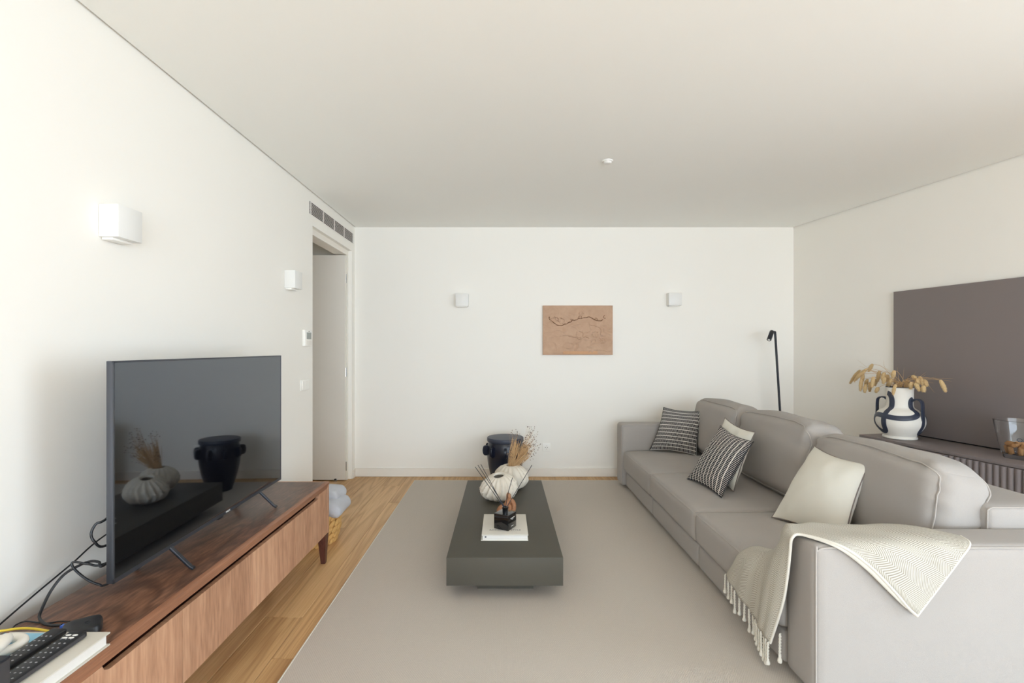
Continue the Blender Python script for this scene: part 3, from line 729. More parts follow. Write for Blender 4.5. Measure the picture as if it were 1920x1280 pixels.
# diffuser
Fc = Vector((0.025, 2.816, bkz)); sz_ = 0.098; rz = math.radians(60)
e1 = Vector((math.cos(rz), math.sin(rz), 0)); e2 = Vector((-e1.y, e1.x, 0)); dc = Fc + (e1 + e2) * sz_ / 2
df = thing('reed_diffuser', 'square black glass reed diffuser with dark sticks on the cream book', 'diffuser', dc)
Mx = Matrix.Translation(dc) @ Matrix.Rotation(rz, 4, 'Z')
m = NT('black_gloss_glass'); m.color((0.004, 0.004, 0.005)); m.b.inputs['Roughness'].default_value = 0.04; m.b.inputs['Coat Weight'].default_value = 0.5; M_bglass = m.m
bm = B(); box(bm, -sz_ / 2, sz_ / 2, -sz_ / 2, sz_ / 2, 0, 0.090, 0.003, 3); bm.transform(Mx); obj('bottle', bm, M_bglass, df)
bm = B(); lathe(bm, [(0.012, 0.089), (0.0165, 0.0895), (0.0165, 0.108), (0.0185, 0.111), (0.0185, 0.122), (0.014, 0.124), (0.010, 0.124), (0.010, 0.112)], 24, dc); obj('neck', bm, M_bglass, df)
for (u0, u1, zz, th) in ((-0.022, 0.026, 0.064, 0.0035), (-0.008, 0.010, 0.057, 0.0028), (-0.012, 0.012, 0.018, 0.0026)):
    bm = B(); box(bm, u0, u1, -sz_ / 2 - 0.0006, -sz_ / 2 + 0.0002, zz, zz + th); bm.transform(Mx); obj('label_line', bm, M_white, df)
for k, (px, py, Y) in enumerate(((891, 875, 2.85), (896, 871.5, 2.88), (901.5, 870, 2.91), (961, 895, 2.86), (997.5, 871.5, 2.90))):
    tip = P(px, py, Y); b0_ = dc + Vector(((-0.004, 0.003, -0.002, 0.002, 0.005)[k], (0, 0.004, -0.004, -0.002, 0.002)[k], 0.113))
    mid = b0_.lerp(tip, 0.5) + (Vector((-0.006, 0, -0.004)) if k == 3 else Vector((0, 0, 0)))
    bm = B(); tube(bm, crom([b0_, mid, tip], 4), 0.0019, 6); obj('reed', bm, M_blackm, df)
# carved wooden links behind the diffuser
t = thing('wooden_link_sculpture', 'small carved brown wooden link sculpture between diffuser and white vase', 'sculpture', (0.02, 3.2, TZ1))
bm = B(); link(bm, (0.040, 3.20, TZ1 + 0.056), 0.056 - 0.015, 0.026, 0.0155, (0.0, 0.25, 1), (1, 0.2, 0), 32); obj('link', bm, M_terra, t)
bm = B(); link(bm, (0.004, 3.20, TZ1 + 0.040), 0.040, 0.022, 0.0150, (1, 0.2, 0.25), (-0.15, 0.5, 1), 32); obj('link', bm, M_terra, t)
bm = B(); tube(bm, crom([(0.025, 3.235, TZ1 + 0.03), (0.028, 3.235, TZ1 + 0.09), (0.030, 3.232, TZ1 + 0.128), (0.036, 3.225, TZ1 + 0.10), (0.045, 3.22, TZ1 + 0.06)], 6), 0.0135, 12); obj('upright_loop', bm, M_terra, t)
# ribbed gourd vases
def gourd(label, c, R, Hh, tilt, ribs, seed, ro):
    t = thing('ribbed_vase', label, 'vase', c, 0, 'ribbed gourd vases')
    prof = [(R * 0.42, 0.0), (R * 0.60, 0.012 * 1), (R * 0.82, Hh * 0.16), (R * 0.97, Hh * 0.34), (R, Hh * 0.50), (R * 0.95, Hh * 0.66), (R * 0.80, Hh * 0.82), (R * 0.60, Hh * 0.93), (R * 0.42, Hh * 0.985), (ro * 1.18, Hh * 1.0), (ro, Hh * 0.985)]
    q = crom([Vector((r, 0, z)) for r, z in prof], 4); pr = [(p.x, p.z) for p in q]
    pr += [(ro * 0.97, Hh * 0.93), (R * 0.55, Hh * 0.86), (R * 0.86, Hh * 0.55), (R * 0.6, Hh * 0.12), (0.002, Hh * 0.08)]
    n_out = len(q)
    def mod(p, a, r, z):
        k = min(1, max(0, (r - ro) / (R - ro))); 
        wob = a + 0.10 * math.sin(3 * z / Hh + seed) + 0.05 * noise.noise(Vector((math.cos(a) * 2, math.sin(a) * 2, z * 20 + seed)))
        rib = 1 - abs(math.sin(wob * ribs / 2 + 0.5 * noise.noise(Vector((math.cos(a), math.sin(a), seed))))) ** 0.8
        f = 1 + min(1, 2.2 * k) * (0.17 * rib - 0.085) + 0.04 * k * noise.noise(Vector((math.cos(a) * 4 + seed, math.sin(a) * 4, z * 30)))
        return Vector((p.x * f, p.y * f, p.z + (p.x * tilt[0] + p.y * tilt[1]) * min(1, z / Hh)))
    bm = B(); lathe(bm, pr, 144, c, mod, cap=True); obj('body', bm, M_gourd, t, angle=80)
    return t
g1 = Vector((P(935, 0, 3.53).x, 3.53, TZ1)); g2v = Vector((P(958.5, 0, 3.81).x, 3.81, TZ1))
gourd('empty ribbed cream gourd vase, the nearer one on the coffee table', g1, 0.131, 0.178, (0.14, 0.20), 18, 1.0, 0.038)
gourd('ribbed cream gourd vase holding dried stalks, behind the empty one', g2v, 0.131, 0.186, (0.0, 0.03), 18, 4.0, 0.040)
# dried stalks
db = thing('dried_stalk_bunch', 'bunch of dried straw stalks with tiny seed pods in the rear ribbed vase', 'dried flowers', (g2v.x, g2v.y, TZ1 + 0.02))
bs_, bp_ = B(), B(); root = Vector((g2v.x, g2v.y, TZ1 + 0.186)); rnd = random.Random(3)
for k in range(150):
    side = k % 2
    if side == 0: tgt = P(rnd.gauss(966, 4.2), rnd.uniform(820, 852), 3.81 + rnd.uniform(-0.06, 0.06))
    else: tgt = P(rnd.gauss(987, 5.5), rnd.uniform(826, 858), 3.81 + rnd.uniform(-0.06, 0.06))
    a = root + Vector((rnd.uniform(-0.034, 0.026), rnd.uniform(-0.025, 0.025), -0.05))
    mid = a.lerp(tgt, 0.55) + Vector((rnd.uniform(-0.012, 0.012), rnd.uniform(-0.01, 0.01), 0))
    tube(bs_, crom([a, mid, tgt], 3), [0.0011] * 4 + [0.0019, 0.0017, 0.0006], 4)
for k in range(170):
    if k < 20: q = P(rnd.gauss(967, 4), rnd.uniform(803, 830), 3.80)
    elif k < 150: q = P(rnd.gauss(994, 8), min(868, max(800, rnd.gauss(828, 15))), 3.8 + rnd.uniform(-0.06, 0.06))
    else: q = P(rnd.uniform(948, 962), rnd.uniform(828, 862), 3.78)
    a = root + Vector((rnd.uniform(-0.02, 0.02), 0, 0.02))
    if q.x > root.x + 0.04 or q.x < root.x: a = a.lerp(Vector((q.x, q.y, a.z + 0.12)), 0.55)
    mid = a.lerp(q, 0.6) + Vector((0, 0, 0.012))
    tube(bs_, [a, mid, q], 0.00035, 3)
    bmesh.ops.create_icosphere(bp_, subdivisions=1, radius=rnd.uniform(0.0025, 0.0042), matrix=Matrix.Translation(q))
tag(obj('straw_stalks', bs_, M_straw, db), kind='stuff'); tag(obj('seed_pods', bp_, M_pod, db), kind='stuff')

# ------------------------------------------------------------------ navy pot
pc = Vector((P(947.5, 0, 4.62).x, 4.62, RZ))
pot = thing('navy_pot_table', 'tall navy glazed pot with ear handles and flat lid by the far wall', 'pot', pc)
bm = B()
prof = crom([Vector((r, 0, z)) for r, z in [(0.104, 0.0), (0.108, 0.015), (0.132, 0.09), (0.156, 0.18), (0.171, 0.27), (0.174, 0.33), (0.169, 0.40), (0.160, 0.435), (0.158, 0.44)]], 4)
lathe(bm, [(0.09, 0.0)] + [(p.x, p.z) for p in prof] + [(0.12, 0.442)], 64, pc); obj('body', bm, M_navyglaze, pot)
bm = B(); lathe(bm, [(0.150, 0.441), (0.172, 0.443), (0.174, 0.452), (0.174, 0.474), (0.170, 0.480), (0.160, 0.481), (0.001, 0.481)], 64, pc); obj('lid', bm, M_navyband, pot)
for k in range(9):
    a = math.radians(-90 + 40 * k); rd = Vector((math.cos(a), math.sin(a), 0)); tg = Vector((-rd.y, rd.x, 0))
    q = crom([Vector((r, 0, z)) for r, z in [(0.150, 0.403), (0.192, 0.406), (0.212, 0.395), (0.219, 0.360), (0.213, 0.326), (0.194, 0.312), (0.150, 0.314)]], 4)
    bm = B(); fa = [bm.verts.new(pc + rd * p.x + tg * 0.013 + Vector((0, 0, p.z))) for p in q]; fb = [bm.verts.new(pc + rd * p.x - tg * 0.013 + Vector((0, 0, p.z))) for p in q]
    bm.faces.new(fa); bm.faces.new(fb[::-1])
    for i in range(len(fa)): bm.faces.new((fa[i], fa[(i + 1) % len(fa)], fb[(i + 1) % len(fa)], fb[i]))
    bmesh.ops.recalc_face_normals(bm, faces=bm.faces[:])
    bmesh.ops.bevel(bm, geom=[e for e in bm.edges if e.calc_face_angle(0) > 0.9], offset=0.006, segments=3, affect='EDGES')
    obj('ear_handle', bm, M_navyglaze, pot)

# ------------------------------------------------------------------ floor lamp
lt = P(1453.5, 626, 4.78); lbm = P(1463, 778, 4.78); dv = (lbm - lt); ft = lt + dv * ((lt.z - 0.018) / (lt.z - lbm.z))
fl = thing('floor_lamp', 'slim black reading floor lamp behind the far end of the sofa', 'floor lamp', (ft.x, ft.y, 0))
bm = B(); lathe(bm, [(0.001, 0.0), (0.12, 0.0), (0.12, 0.014), (0.116, 0.018), (0.001, 0.018)], 40, (ft.x, ft.y, 0), cap=False); obj('base', bm, M_blackm, fl)
h0, h1 = P(1447.6, 621.0, 4.76), P(1441.8, 637, 4.71)
bm = B(); tube(bm, [ft] + crom([lt + dv * 0.1, lt, lt + Vector((-0.006, -0.004, 0.020)), P(1449, 623.5, 4.76)], 5), 0.0105, 12); obj('pole', bm, M_blackm, fl)
bm = B(); d = (h1 - h0).normalized(); tube(bm, [h0 - d * 0.004, h0, h0 + d * 0.004, h1 - d * 0.002, h1], [0.012, 0.0185, 0.0205, 0.0205, 0.0195], 20); obj('lamp_head', bm, M_blackm, fl)
bm = B(); tube(bm, [h1 - d * 0.001, h1 + d * 0.0015], [0.0115, 0.0115], 18); obj('lens', bm, M_white, fl)

# ------------------------------------------------------------------ sofa
sf = thing('sofa', 'long three seat grey fabric sofa with loose back cushions', 'sofa', (1.7, 3.3, RZ))
SXF, SXB = 1.152, 2.33; z0s = 0.035
def rbox(name, x0, x1, y0, y1, z0, z1, r, crown=(0, 0, 0), wr=0.0, seed=0.0, cuts=14, m=M_sofa):
    bm = B(); vs = soft(bm, ((x1 - x0) / 2, (y1 - y0) / 2, (z1 - z0) / 2), r, cuts, crown, wr, seed, 4.0, 2.3)
    c = Vector(((x0 + x1) / 2, (y0 + y1) / 2, (z0 + z1) / 2))
    for v in vs: v.co += c
    return obj(name, bm, m, sf)
def loop_x(pts, r, nm, par, m=M_seam, closed=False, n=1):
    bm = B(); tube(bm, crom(pts, n) if n > 1 else pts, r, 6, closed); return obj(nm, bm, m, par)
AN = rbox('armrest', SXF, SXB, 1.79, 1.985, z0s, 0.603, 0.028, (0, 0.004, 0.004), cuts=18)
xs, ys, zs = SXF + 0.006, 1.7945, 0.5965
loop_x([(xs, ys, z0s + 0.03), (xs, ys, zs - 0.035), (xs + 0.004, ys - 0.001, zs - 0.014), (xs + 0.016, ys - 0.002, zs - 0.004), (xs + 0.04, ys - 0.002, zs), (xs + 0.10, ys - 0.003, zs + 0.001), (xs + 0.3, ys - 0.003, zs + 0.001), (SXB - 0.03, ys, zs)], 0.0030, 'piping', AN, n=4)
AF = rbox('armrest', 1.112, SXB, 4.58, 4.775, z0s, 0.615, 0.030, (0, 0.004, 0.006), cuts=18)
loop_x([(1.118, 4.585, z0s + 0.03), (1.118, 4.585, 0.57), (1.123, 4.584, 0.592), (1.140, 4.583, 0.607), (1.18, 4.583, 0.610), (1.24, 4.583, 0.610), (1.44, 4.583, 0.610), (SXB - 0.03, 4.584, 0.610)], 0.0025, 'piping', AF, n=4)
BK = rbox('back_frame', 1.975, SXB, 1.975, 4.60, z0s, 0.690, 0.030, (0, 0, 0.004), cuts=18)
loop_x([(1.98, 1.981, 0.40), (1.98, 1.981, 0.655), (1.985, 1.981, 0.675), (2.0, 1.981, 0.684), (2.04, 1.981, 0.684), (SXB - 0.02, 1.981, 0.684)], 0.0025, 'piping', BK, n=4)
seams = [4.578, 3.757, 2.872, 1.988]
for k in range(3):
    ya, yb = seams[k + 1], seams[k]
    rbox('base_panel', SXF - 0.002, 1.99, ya + 0.002, yb - 0.002, z0s, 0.176, 0.022, (0.004, 0, 0), cuts=12)
    c = rbox('seat_cushion', SXF - 0.024, 1.99, ya - 0.003, yb + 0.003, 0.178, 0.372, 0.040, (0.010, 0.0, 0.022), 0.006, k * 3.1, cuts=20)
    xx = SXF - 0.0145
    loop_x([(1.7, yb - 0.012, 0.3635), (xx + 0.05, yb - 0.012, 0.3620), (xx + 0.016, yb - 0.014, 0.3605), (xx + 0.003, yb - 0.022, 0.3565), (xx - 0.003, yb - 0.06, 0.3555), (xx - 0.0065, (ya + yb) / 2, 0.358), (xx - 0.003, ya + 0.06, 0.3555), (xx + 0.003, ya + 0.022, 0.3565), (xx + 0.016, ya + 0.014, 0.3605), (xx + 0.05, ya + 0.012, 0.3620), (1.7, ya + 0.012, 0.3635)], 0.0016, 'seam', c, n=5)
# back cushions
def back_cushion(ya, yb, zt, xf, tilt, seed, th=0.25, sag=0.0, rx=0.0):
    hx, hy, hz = th / 2, (yb - ya) / 2, (zt - 0.38) / 2
    bm = B(); vs = soft(bm, (hx, hy, hz), 0.075, 30, (0.034, 0.012, 0.020), 0.0, seed, 7.0, 1.9)
    def tf(p):
        q = Vector(p)
        # gathered creases near the short ends and along the top
        e = max(0, abs(q.y) / hy - 0.62) / 0.38
        q += Vector((0.008 * e * math.sin(34 * q.z + seed + 3 * q.x), 0.0, 0))
        q.x += 0.007 * noise.noise(Vector((q.x * 3 + seed, q.y * 5, q.z * 11)))
        q.z += 0.010 * noise.noise(Vector((q.x * 6 + seed, q.y * 4, 2.2))) * (1 if q.z > 0 else 0.2)
        q.z -= 0.024 * abs(q.y / hy) ** 7 * max(0, q.z / hz)
        q.y *= 1 - 0.030 * max(0, q.z / hz) ** 3
        q.x += 0.018 * e * noise.noise(Vector((seed, q.y * 6, q.z * 22 + q.x * 5)))
        tp = max(0, q.z / hz - 0.5) * 2
        q.x += 0.006 * tp * math.sin(q.y * 38 + 2.5 * math.sin(q.y * 11 + seed) + 6 * q.z)
        q.z -= sag * (q.y / hy if q.z > 0 else 0) * 0.5
        R = Matrix.Rotation(tilt, 3, 'Y') @ Matrix.Rotation(rx, 3, 'Z')
        return R @ (q + Vector((0, 0, hz))) + Vector((xf + hx, (ya + yb) / 2, 0.384))
    for v in vs: v.co = tf(v.co)
    o = obj('back_cushion', bm, M_sofa, sf)
    for sx_ in (-1, 1):
        n = 96; pts = []
        for k in range(n):
            a = 2 * PI * k / n
            ca, sa = math.cos(a), math.sin(a)
            yy = math.copysign(abs(ca) ** 0.24, ca) * (hy - 0.014); zz = math.copysign(abs(sa) ** 0.28, sa) * (hz - 0.014)
            pts.append(tf((sx_ * (hx - 0.019), yy * 1.0, zz)))
        loop_x(pts, 0.0030, 'piping', o, M_piping if False else M_seam, True)
    return o
back_cushion(3.74, 4.565, 0.870, 1.735, 0.14, 1.0, th=0.25)
back_cushion(2.865, 3.735, 0.872, 1.745, 0.15, 4.0, th=0.27)
back_cushion(2.015, 2.86, 0.838, 1.755, 0.15, 9.0, th=0.25)
for y in (1.86, 2.875, 3.755, 4.69):
    for xx in (1.215, 2.26):
        bm = B(); lathe(bm, [(0.001, RZ), (0.022, RZ), (0.024, RZ + 0.006), (0.020, 0.04), (0.001, 0.04)], 20, (xx, y, 0), cap=False); obj('foot', bm, M_black, sf)

# ------------------------------------------------------------------ scatter cushions
def pillow(label, TL, TR, BR, BL, thick, mat, pipe, name='scatter_cushion', group='scatter cushions on the sofa', wr=0.006, seed=0.0, n=30):
    TL, TR, BR, BL = (Vector(p) for p in (TL, TR, BR, BL)); c = (TL + TR + BR + BL) / 4
    base_ = Vector((c.x, c.y, min(BL.z, BR.z)))
    t = thing(name, label, 'cushion', base_, 0, group)
    nrm = (TR - TL).cross(BL - TL).normalized()
    if nrm.y + nrm.x > 0: nrm = -nrm
    def pos(u, v, s):
        iu = u * (1 - 0.10 * (1 - v * v) * abs(u)); iv = v * (1 - 0.10 * (1 - u * u) * abs(v))
        a, b = (iu + 1) / 2, (iv + 1) / 2
        p = (BL * (1 - a) + BR * a) * (1 - b) + (TL * (1 - a) + TR * a) * b
        h = thick / 2 * (max(0, 1 - abs(u) ** 2.3) ** 0.62) * (max(0, 1 - abs(v) ** 2.3) ** 0.62)
        e = 1 - max(abs(u), abs(v))
        w_ = wr * noise.noise(Vector((u * 3.2 + seed, v * 3.2, s * 2 + seed))) * min(1, e * 6)
        w_ += wr * 0.8 * math.sin(14 * math.atan2(v, u) + seed) * max(0, math.hypot(u, v) - 0.75) * min(1, e * 8)
        return p + nrm * (h * s + w_)
    bm = B(); uvl = bm.loops.layers.uv.new('UVMap'); G = {}
    for s in (1, -1):
        for j in range(n + 1):
            for i in range(n + 1):
                u, v = math.sin((2 * i / n - 1) * PI / 2 * 0.999) / math.sin(PI / 2 * 0.999), math.sin((2 * j / n - 1) * PI / 2 * 0.999) / math.sin(PI / 2 * 0.999)
                edge = i in (0, n) or j in (0, n)
                if edge and s == -1: G[s, i, j] = G[1, i, j]
                else: G[s, i, j] = (bm.verts.new(pos(u, v, s)), u, v)
        for j in range(n):
            for i in range(n):
                q = [G[s, i, j], G[s, i + 1, j], G[s, i + 1, j + 1], G[s, i, j + 1]]
                f = bm.faces.new([x[0] for x in q])
                for lp, x in zip(f.loops, q): lp[uvl].uv = (x[1] / 2 + 0.5, x[2] / 2 + 0.5)
    obj('cover', bm, mat, t, angle=100)
    bm = B(); m_ = 14; pts = []
    for k in range(m_): pts.append(pos(-1 + 2 * k / m_, -1, 0))
    for k in range(m_): pts.append(pos(1, -1 + 2 * k / m_, 0))
    for k in range(m_): pts.append(pos(1 - 2 * k / m_, 1, 0))
    for k in range(m_): pts.append(pos(-1, 1 - 2 * k / m_, 0))
    tube(bm, pts, 0.0032, 6, True); obj('piping', bm, pipe, t)
    return t
pillow('black and white woven cushion leaning in the far corner of the sofa', (1.505, 4.56, 0.782), (1.80, 4.36, 0.772), (1.70, 4.27, 0.388), (1.355, 4.50, 0.390), 0.13, M_str1, M_black, seed=1)
pillow('black and white woven cushion in front, on the middle seat', (1.590, 3.55, 0.770), (1.610, 3.12, 0.735), (1.375, 3.06, 0.392), (1.325, 3.50, 0.392), 0.13, M_str2, M_black, seed=2, wr=0.005)
pillow('cream cushion tucked behind the black and white one on the middle seat', (1.672, 3.66, 0.812), (1.680, 3.235, 0.775), (1.50, 3.16, 0.400), (1.50, 3.60, 0.400), 0.12, M_cream, M_piping, seed=3)
pillow('large cream cushion with grey piping on the nearest seat', (1.800, 2.805, 0.770), (1.800, 2.385, 0.765), (1.62, 2.30, 0.392), (1.498, 2.705, 0.393), 0.17, M_cream, M_piping, seed=5, wr=0.006)

# ------------------------------------------------------------------ throw
rows = [
 [(1.098, 2.386, .222), (1.090, 2.25, .195), (1.098, 2.12, .168), (1.086, 2.04, .150), (1.092, 1.985, .130)],
 [(1.104, 2.33, .300), (1.092, 2.22, .285), (1.100, 2.10, .275), (1.085, 2.01, .268), (1.098, 1.935, .262)],
 [(1.116, 2.285, .372), (1.100, 2.19, .370), (1.108, 2.09, .366), (1.088, 1.99, .362), (1.103, 1.905, .358)],
 [(1.18, 2.27, .4075), (1.14, 2.17, .425), (1.13, 2.06, .455), (1.098, 1.97, .462), (1.108, 1.888, .462)],
 [(1.25, 2.22, .4120), (1.19, 2.11, .445), (1.15, 2.02, .520), (1.115, 1.95, .552), (1.112, 1.880, .550)],
 [(1.24, 2.04, .520), (1.19, 2.02, .570), (1.155, 1.985, .610), (1.128, 1.93, .6165), (1.118, 1.876, .604)],
 [(1.27, 2.005, .606), (1.23, 1.985, .618), (1.20, 1.955, .620), (1.175, 1.915, .619), (1.155, 1.872, .617)],
 [(1.37, 2.008, .602), (1.34, 1.97, .619), (1.31, 1.91, .619), (1.275, 1.85, .618), (1.240, 1.785, .610)],
 [(1.48, 2.008, .602), (1.455, 1.95, .620), (1.425, 1.87, .620), (1.385, 1.785, .612), (1.335, 1.770, .545)],
 [(1.57, 2.000, .610), (1.545, 1.93, .621), (1.515, 1.83, .620), (1.480, 1.772, .570), (1.425, 1.767, .452)],
 [(1.655, 1.945, .620), (1.635, 1.87, .621), (1.605, 1.787, .607), (1.555, 1.770, .515), (1.475, 1.766, .392)],
 [(1.745, 1.848, .619), (1.725, 1.792, .612), (1.668, 1.770, .565), (1.600, 1.768, .478), (1.508, 1.765, .362)],
]
nu, nv = 8, 8
cols_ = [crom(r, nv) for r in rows]
grid = list(zip(*[crom([c[j] for c in cols_], nu) for j in range(len(cols_[0]))]))
th = thing('throw_blanket', 'cream herringbone throw with tassels draped over the near sofa arm', 'throw blanket', (1.4, 1.95, 0.13))
bm = B(); uvl = bm.loops.layers.uv.new('UVMap'); V = []
ul = [0.0]
for a, b in zip(grid, grid[1:]): ul.append(ul[-1] + (b[len(b) // 2] - a[len(a) // 2]).length)
for i, r in enumerate(grid):
    row = []; acc = 0.0
    for j, p in enumerate(r):
        if j: acc += (p - r[j - 1]).length
        fr = math.sin(j / (len(r) - 1) * 5 * PI) * 0.007 * max(0, 1 - i / 34) if 0 < j < len(r) - 1 else 0
        row.append((bm.verts.new(p + Vector((-abs(fr), 0, 0))), ul[i], j / (len(r) - 1) * 0.46))
    V.append(row)
for i in range(len(V) - 1):
    for j in range(len(V[0]) - 1):
        q = [V[i][j], V[i + 1][j], V[i + 1][j + 1], V[i][j + 1]]; f = bm.faces.new([x[0] for x in q])
        for lp, x in zip(f.loops, q): lp[uvl].uv = (x[1], x[2])
cl = obj('cloth', bm, M_throw, th, angle=180)
md = cl.modifiers.new('thick', 'SOLIDIFY'); md.thickness = 0.006; md.offset = 0
nr = [r[-1] for r in grid]
bm = B(); tube(bm, [p + Vector((0, 0, -0.002)) for p in nr], 0.0055, 8); obj('folded_edge', bm, M_throw_cord, th)
bm = B(); tube(bm, list(grid[-1]), 0.0045, 8); obj('folded_edge', bm, M_throw_cord, th)
# second layer peeping out under the fold
bm = B(); A = []
for i, r in enumerate(grid[44:84]):
    k = i / 39; p = r[-1]; dn = Vector((-0.014 * math.sin(PI * k) - 0.006, 0.0015, -0.010 * math.sin(PI * k)))
    A.append((bm.verts.new(p + Vector((0.006, 0.003, 0))), bm.verts.new(p + dn)))
for a, b in zip(A, A[1:]): bm.faces.new((a[0], b[0], b[1], a[1]))
ud = obj('under_layer', bm, M_throw_cord, th); md = ud.modifiers.new('thick', 'SOLIDIFY'); md.thickness = 0.004; md.offset = 0
# tassels
r0 = grid[0]; rnd = random.Random(11)
def tassel(p, L, r=0.0042, lean=0.0):
    bm = B()
    for s in (0, PI):
        pts = []
        for k in range(26):
            z = k / 25 * L * 0.76; a = z / 0.0125 * PI + s
            pts.append(p + Vector((-0.002 + math.cos(a) * r * 0.62, math.sin(a) * r * 0.62 + lean * z, -z)))
        tube(bm, pts, r * 0.72, 6)
    e = p + Vector((-0.002, lean * L * 0.76, -L * 0.74))
    lathe(bm, [(0.001, 0.004), (r * 1.25, 0.0), (r * 1.5, -L * 0.04), (r * 1.2, -L * 0.055), (r * 2.1, -L * 0.13), (r * 2.3, -L * 0.2), (r * 1.9, -L * 0.24), (0.001, -L * 0.245)], 12, e, lambda q, a, rr, z: Vector((q.x * (1 + 0.15 * math.sin(6 * a)), q.y * (1 + 0.15 * math.sin(6 * a)), q.z)), cap=False)
    return obj('tassel', bm, M_throw_cord, th)
NT_ = 15
for k in range(NT_):
    f = k / (NT_ - 1) * (len(r0) - 1); i = min(int(f), len(r0) - 2); p = r0[i].lerp(r0[i + 1], f - i)
    L = rnd.uniform(0.085, 0.112) * (1.0 if k < 13 else 1.02)
    L = min(L, p.z - RZ - 0.006)
    tassel(p + Vector((-0.004 + rnd.uniform(-0.003, 0.003), 0, 0.002)), L, 0.0040, rnd.uniform(-0.06, 0.06))
tassel(Vector((1.112, 1.945, 0.19)), 0.12, 0.0040, 0.02)

# ------------------------------------------------------------------ sideboard on the slanted right wall
nrm_ = math.hypot(1, K); wa = math.atan2(K, 1)      # rotation of the wall
# local frame: +X into the wall, +Y along the wall away from camera
fcorner = Vector((2.838, 3.865, 0)); SD = 0.400; SL = 2.32; STZ = 0.65
sb = thing('sideboard', 'taupe sideboard with fluted doors along the right wall behind the sofa', 'sideboard', fcorner, wa)
boxo('carcass', 0.012, SD, -SL + 0.004, -0.004, 0.0, STZ - 0.028, M_taupe, sb, 0.001, world=False)
boxo('top_board', 0.0, SD, -SL, 0.0, STZ - 0.022, STZ, M_taupe, sb, 0.0015, world=False)
dw = 0.577; nf = 16; pf = dw / nf
n = 8; zt = STZ - 0.026
def flute_bm():
    bm = B(); lo, hi = [], []
    prof = [(0.0, 0.0)] + [(-0.0135 * math.sin(PI * k / n) ** 0.8, pf * k / n) for k in range(1, n)] + [(0.0, pf)]
    for x, y in prof: lo.append(bm.verts.new((x, y, 0.04))); hi.append(bm.verts.new((x, y, zt)))
    for k in range(len(prof) - 1): bm.faces.new((lo[k], lo[k + 1], hi[k + 1], hi[k]))
    bm.faces.new((lo[-1], lo[0], hi[0], hi[-1])); bm.faces.new(lo); bm.faces.new(hi); return bm
first = None
for d in range(4):
    y1 = -d * (dw + 0.003); y0 = y1 - dw
    dd = boxo('door', 0.0, 0.0115, y0 + 0.001, y1 - 0.001, 0.04, zt, M_taupe, sb, world=False)
    for k in range(nf):
        if first is None:
            first = obj('flute', flute_bm(), M_taupe, dd, world=False); first.location = (0, y0 + k * pf, 0)
        else: copyobj(first, dd, (0, y0 + k * pf, 0))
# panel on the wall above it
wp = thing('wall_panel', 'large plain taupe panel on the right wall above the sideboard', 'wall panel', Vector((xr(3.98), 3.98, 0.66)), wa)
boxo('board', -0.030, -0.004, -2.45, 0.0, 0.0, 1.14, M_taupe, wp, 0.001, world=False)
boxo('gap_shade_strip', -0.010, -0.001, -2.44, -0.012, -0.0095, 1.05, M_dark, wp, world=False)  # added dark strip, paints the shade in the gap under the board

# vase with navy strapwork
vc = Vector((P(1687, 0, 3.70).x, 3.70, STZ)); 
vz = thing('strap_vase', 'white jug vase with navy strap handles on the sideboard', 'vase', vc)
vp = [(0.088, 0.0), (0.106, 0.004), (0.106, 0.018), (0.100, 0.024), (0.122, 0.055), (0.148, 0.100), (0.154, 0.140), (0.146, 0.180), (0.124, 0.212), (0.094, 0.232), (0.084, 0.250), (0.083, 0.300), (0.084, 0.360), (0.086, 0.388)]
q = crom([Vector((r, 0, z)) for r, z in vp], 5); vprof = [(p.x, p.z) for p in q]
def vr(z):
    for (r0_, z0_), (r1_, z1_) in zip(vprof, vprof[1:]):
        if z0_ <= z <= z1_ and z1_ > z0_: return r0_ + (r1_ - r0_) * (z - z0_) / (z1_ - z0_)
    return vprof[-1][0]
bm = B(); lathe(bm, vprof + [(0.078, 0.390), (0.074, 0.38), (0.074, 0.26), (0.13, 0.15), (0.09, 0.03), (0.002, 0.025)], 64, vc); obj('body', bm, M_vase, vz)
bm = B(); lathe(bm, [(0.0755, 0.372), (0.0862, 0.3905), (0.0855, 0.393), (0.075, 0.391), (0.0735, 0.372)], 48, vc, cap=False); obj('dark_rim', bm, M_navyband, vz)
va0 = math.atan2(-vc.y, -vc.x)                        # towards the camera
def band(path, wdt=0.026, th_=0.007, nm='navy_band'):
    """path: (degrees to the right seen from the camera, height, stand-off)"""
    q = crom([Vector(p) for p in path], 8); pts, ns_ = [], []
    for p in q:
        a = va0 + math.radians(p.x); rr = vr(max(0.0, min(0.39, p.y))) + p.z + 0.0005
        d = Vector((math.cos(a), math.sin(a), 0)); pts.append(vc + d * rr + Vector((0, 0, p.y)))
        e = 0.01; sl = (vr(min(0.39, p.y + e)) - vr(max(0, p.y - e))) / (2 * e) if abs(p.z) < 0.004 else 0
        ns_.append((d - Vector((0, 0, sl))).normalized())
    bm = B(); strap(bm, pts, ns_, wdt, th_); obj(nm, bm, M_navyband, vz)
band([(-58, 0.345, 0), (-46, 0.338, 0), (-36, 0.315, 0), (-33, 0.285, 0), (-34, 0.250, 0), (-36, 0.215, 0), (-38, 0.165, 0), (-38, 0.11, 0), (-40, 0.068, 0), (-52, 0.055, 0), (-68, 0.075, 0), (-80, 0.12, 0), (-78, 0.165, 0), (-62, 0.180, 0), (-38, 0.176, 0), (-10, 0.168, 0), (15, 0.170, 0), (35, 0.180, 0), (48, 0.200, 0), (50, 0.235, 0), (48, 0.275, 0), (52, 0.298, 0), (60, 0.306, 0.004)], 0.037, 0.006)
